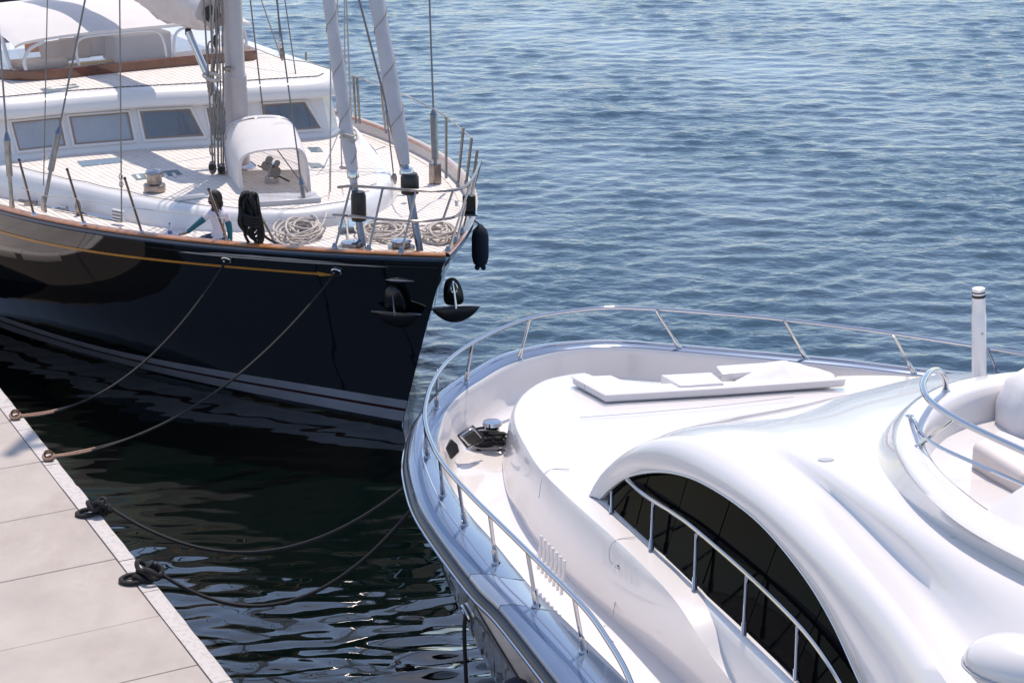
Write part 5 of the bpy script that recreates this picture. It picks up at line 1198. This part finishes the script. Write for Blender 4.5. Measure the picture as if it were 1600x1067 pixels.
# ------------------------------------------------------------------ the person sitting on the side deck
def make_person():
    base = at(345, 388, 2.62); 
    def q(x, y, dY=0.0): return atY(x, y, base[1] + dY)
    V, E_, rad = [], [], []
    def v(p, r_, par=None):
        V.append(tuple(p)); rad.append(r_)
        if par is not None: E_.append((par, len(V) - 1))
        return len(V) - 1
    pel = v(q(343, 384), (.155, .12)); w1 = v(q(341, 362), (.135, .10), pel); ch = v(q(340, 344), (.15, .105), w1); up_ = v(q(339, 333), (.135, .085), ch)
    nk = v(q(337, 325), (.055, .055), up_); hd = v(q(335.5, 317), (.07, .075), nk); hd2 = v(q(334.5, 312), (.07, .075), hd)
    ls_ = v(q(326, 335, -.02), (.062, .062), up_); lsb = v(q(319, 342, -.05), (.058, .058), ls_); le = v(q(306, 352, -.08), (.045, .045), lsb); lw = v(q(292, 364, -.06), (.034, .034), le)
    rs_ = v(q(352, 335, .02), (.062, .062), up_); rsb = v(q(356, 346, .02), (.058, .058), rs_); re = v(q(359, 358, .0), (.047, .047), rsb); rw = v(q(360, 382, -.02), (.036, .036), re)
    # legs folded forward along the deck
    lk = v(q(322, 372, -.05), (.085, .085), pel); lf_ = v(q(300, 384, -.02), (.06, .06), lk)
    rk = v(q(350, 392, -.35), (.085, .085), pel); rf = v(q(340, 402, -.3), (.06, .06), rk)
    me = bpy.data.meshes.new('person'); O = np.array(base); me.from_pydata([tuple(np.array(p) - O) for p in V], E_, [])
    o = bpy.data.objects.new('person', me); scene.collection.objects.link(o); o.location = tuple(O)
    sk = o.modifiers.new('skin', 'SKIN')
    if not len(me.skin_vertices):
        bm = bmesh.new(); bm.from_mesh(me); bm.verts.layers.skin.verify(); bm.to_mesh(me); bm.free()
    for i, sv_ in enumerate(me.skin_vertices[0].data):
        sv_.radius = rad[i]; sv_.use_root = (i == 0)
    sk.use_smooth_shade = True; sb_ = o.modifiers.new('sub', 'SUBSURF'); sb_.levels = 2; sb_.render_levels = 2
    dg = bpy.context.evaluated_depsgraph_get(); dg.update(); ev = o.evaluated_get(dg); m2 = bpy.data.meshes.new_from_object(ev); 
    o.modifiers.clear(); o.data = m2
    m2.materials.clear()
    for m in ('shirt', 'skin', 'teal', 'jeans'): m2.materials.append(M[m])
    pos = [np.array(p) - O for p in V]
    groups = {0: [(0, 1), (1, 2), (2, 3), (3, ls_), (3, rs_), (ls_, lsb), (rs_, rsb)], 1: [(3, nk), (nk, hd), (hd, hd2)], 2: [(lsb, le), (le, lw), (rsb, re), (re, rw)], 3: [(pel, lk), (lk, lf_), (pel, rk), (rk, rf)]}
    def sd(p, a, b_):
        ab = b_ - a; t_ = np.clip((p - a) @ ab / (ab @ ab + 1e-9), 0, 1); return np.linalg.norm(p - a - ab * t_)
    for f in m2.polygons:
        c_ = np.array(f.center); best = min((sd(c_, pos[a], pos[b_]) * (1.25 if g == 3 else 1.0), g) for g, L_ in groups.items() for a, b_ in L_); g = best[1]
        f.material_index = g; f.use_smooth = True
    tag(o, 'person in white shirt over teal sleeves sitting on the side deck, leaning on one hand', 'person')
    INV[o.name] = Matrix.Translation(-Vector(O))
    # head shape, face and hair
    h0 = np.array(V[hd2]) ; face = np.array([-.75, -.62, -.1]); face /= np.linalg.norm(face); sidev = np.cross(face, up); sidev /= np.linalg.norm(sidev); upv = np.cross(sidev, face)
    F3 = np.stack([sidev, face, upv])
    hm = MB(); rows = []
    for t_ in np.linspace(0.02, math.pi - .02, 14):
        z_ = -math.cos(t_); r_ = math.sin(t_); row = []
        for a in np.linspace(0, 6.283, 22, endpoint=False):
            x_, y_ = r_ * math.cos(a), r_ * math.sin(a)
            jaw = 1 - .22 * max(0, -z_); p = h0 + sidev * x_ * .073 * jaw + face * y_ * .095 * (jaw if y_ > 0 else 1) + upv * (z_ * .118 + .0)
            if y_ > .3 and abs(x_) < .35: p = p + face * (.022 * math.exp(-((z_ + .12) / .16) ** 2) + .008 * math.exp(-((z_ + .5) / .1) ** 2) - .006 * math.exp(-((z_ - .1) / .1) ** 2))
            row.append(p)
        rows.append(row)
    hm.loft(rows, closed=True); hm.build('head', M['skin'], o, angle=180)
    for sg in (-1, 1):
        MB().ell(h0 + sidev * .028 * sg + face * .085 + upv * .012, (.012, .008, .008), 10, 6, F3).build('eye', mat('eye_white', (.5, .48, .45), .3) if sg < 0 else bpy.data.materials['eye_white'], o)
        MB().ell(h0 + sidev * .072 * sg + upv * .0, (.012, .022, .032), 10, 6, F3).build('ear', M['skin'], o)
    MB().ell(h0 + face * .088 - upv * .05, (.026, .010, .008), 10, 6, F3).build('mouth', mat('lips', (.09, .03, .03), .5), o)
    hr = MB(); rows = []
    for t_ in np.linspace(.05, math.pi * .80, 12):
        z_ = math.cos(t_); r_ = math.sin(t_); row = []
        for a in np.linspace(0, 6.283, 26, endpoint=False):
            x_, y_ = r_ * math.cos(a), r_ * math.sin(a)
            fwd = max(0, y_)
            row.append(h0 + sidev * x_ * (.090 + .008 * math.sin(a * 7)) + face * (y_ * .112 - .030 - .085 * fwd * (z_ < .55) * min(1, (.55 - z_) * 1.6)) + upv * (z_ * .135 + .012))
        rows.append(row)
    hr.loft(rows, closed=True); hr.face(rows[0]); hr.face(rows[-1]); hr.build('hair', M['hair'], o, angle=180)
    b = MB(); b.ell(h0 - face * .075 - upv * .075, (.085, .06, .09), 14, 10, F3); b.build('hair_bun', M['hair'], o, angle=180)
    # hands
    def hand(w, dirv, palm_n, sgn_):
        w = np.array(w); dirv = dirv / np.linalg.norm(dirv); sdv = np.cross(dirv, palm_n); sdv /= np.linalg.norm(sdv); mb = MB()
        mb.tube([w - dirv * .02, w + dirv * .03, w + dirv * .085], [.028, .036, .036], 10, flat=.5, up=palm_n)
        for k, (off, ln) in enumerate(((-.028, .062), (-.010, .074), (.010, .070), (.027, .055))):
            p0 = w + dirv * .075 + sdv * off; p1 = p0 + dirv * ln * .5 + palm_n * .006; p2 = p0 + dirv * ln - palm_n * .016; mb.tube([p0, p1, p2], [.010, .009, .007], 6)
        p0 = w + dirv * .02 + sdv * .03 * sgn_; mb.tube([p0, p0 + sdv * .028 * sgn_ + dirv * .022, p0 + sdv * .04 * sgn_ + dirv * .055 - palm_n * .01], [.012, .010, .008], 6)
        mb.build('hand', M['skin'], o)
    hand(V[lw], np.array([-.9, -.1, -.22]), np.array([-.25, -.1, .96]), 1)
    hand(V[rw], np.array([-.2, -.4, -.8]), np.array([.2, -.9, .3]), -1)
    return o
make_person()

# ------------------------------------------------------------------ dark vessel moored behind, top left
b0 = S(24, 3.0, 0); OB = root('moored_boat', b0, SA, 'dark hulled boat with a white rail moored behind the sailing yacht, top left corner', 'boat')
mb = MB(); rows = []
for z_, k in ((0, .9), (2.2, 1.0), (4.6, 1.05)):
    rows.append([S(22.6 + 1.2 * (abs(l) / 5) ** 2 + (1 - k), l * k, z_) for l in np.linspace(-2.6, 6.5, 20)])
mb.loft(rows); mb.loft([rows[-1], [p + np.array([*_d, 0]) * 8 for p in rows[-1]]]); mb.loft([rows[0], [p + np.array([*_d, 0]) * 8 for p in rows[0]]]); mb.build('hull', M['screen'], OB)
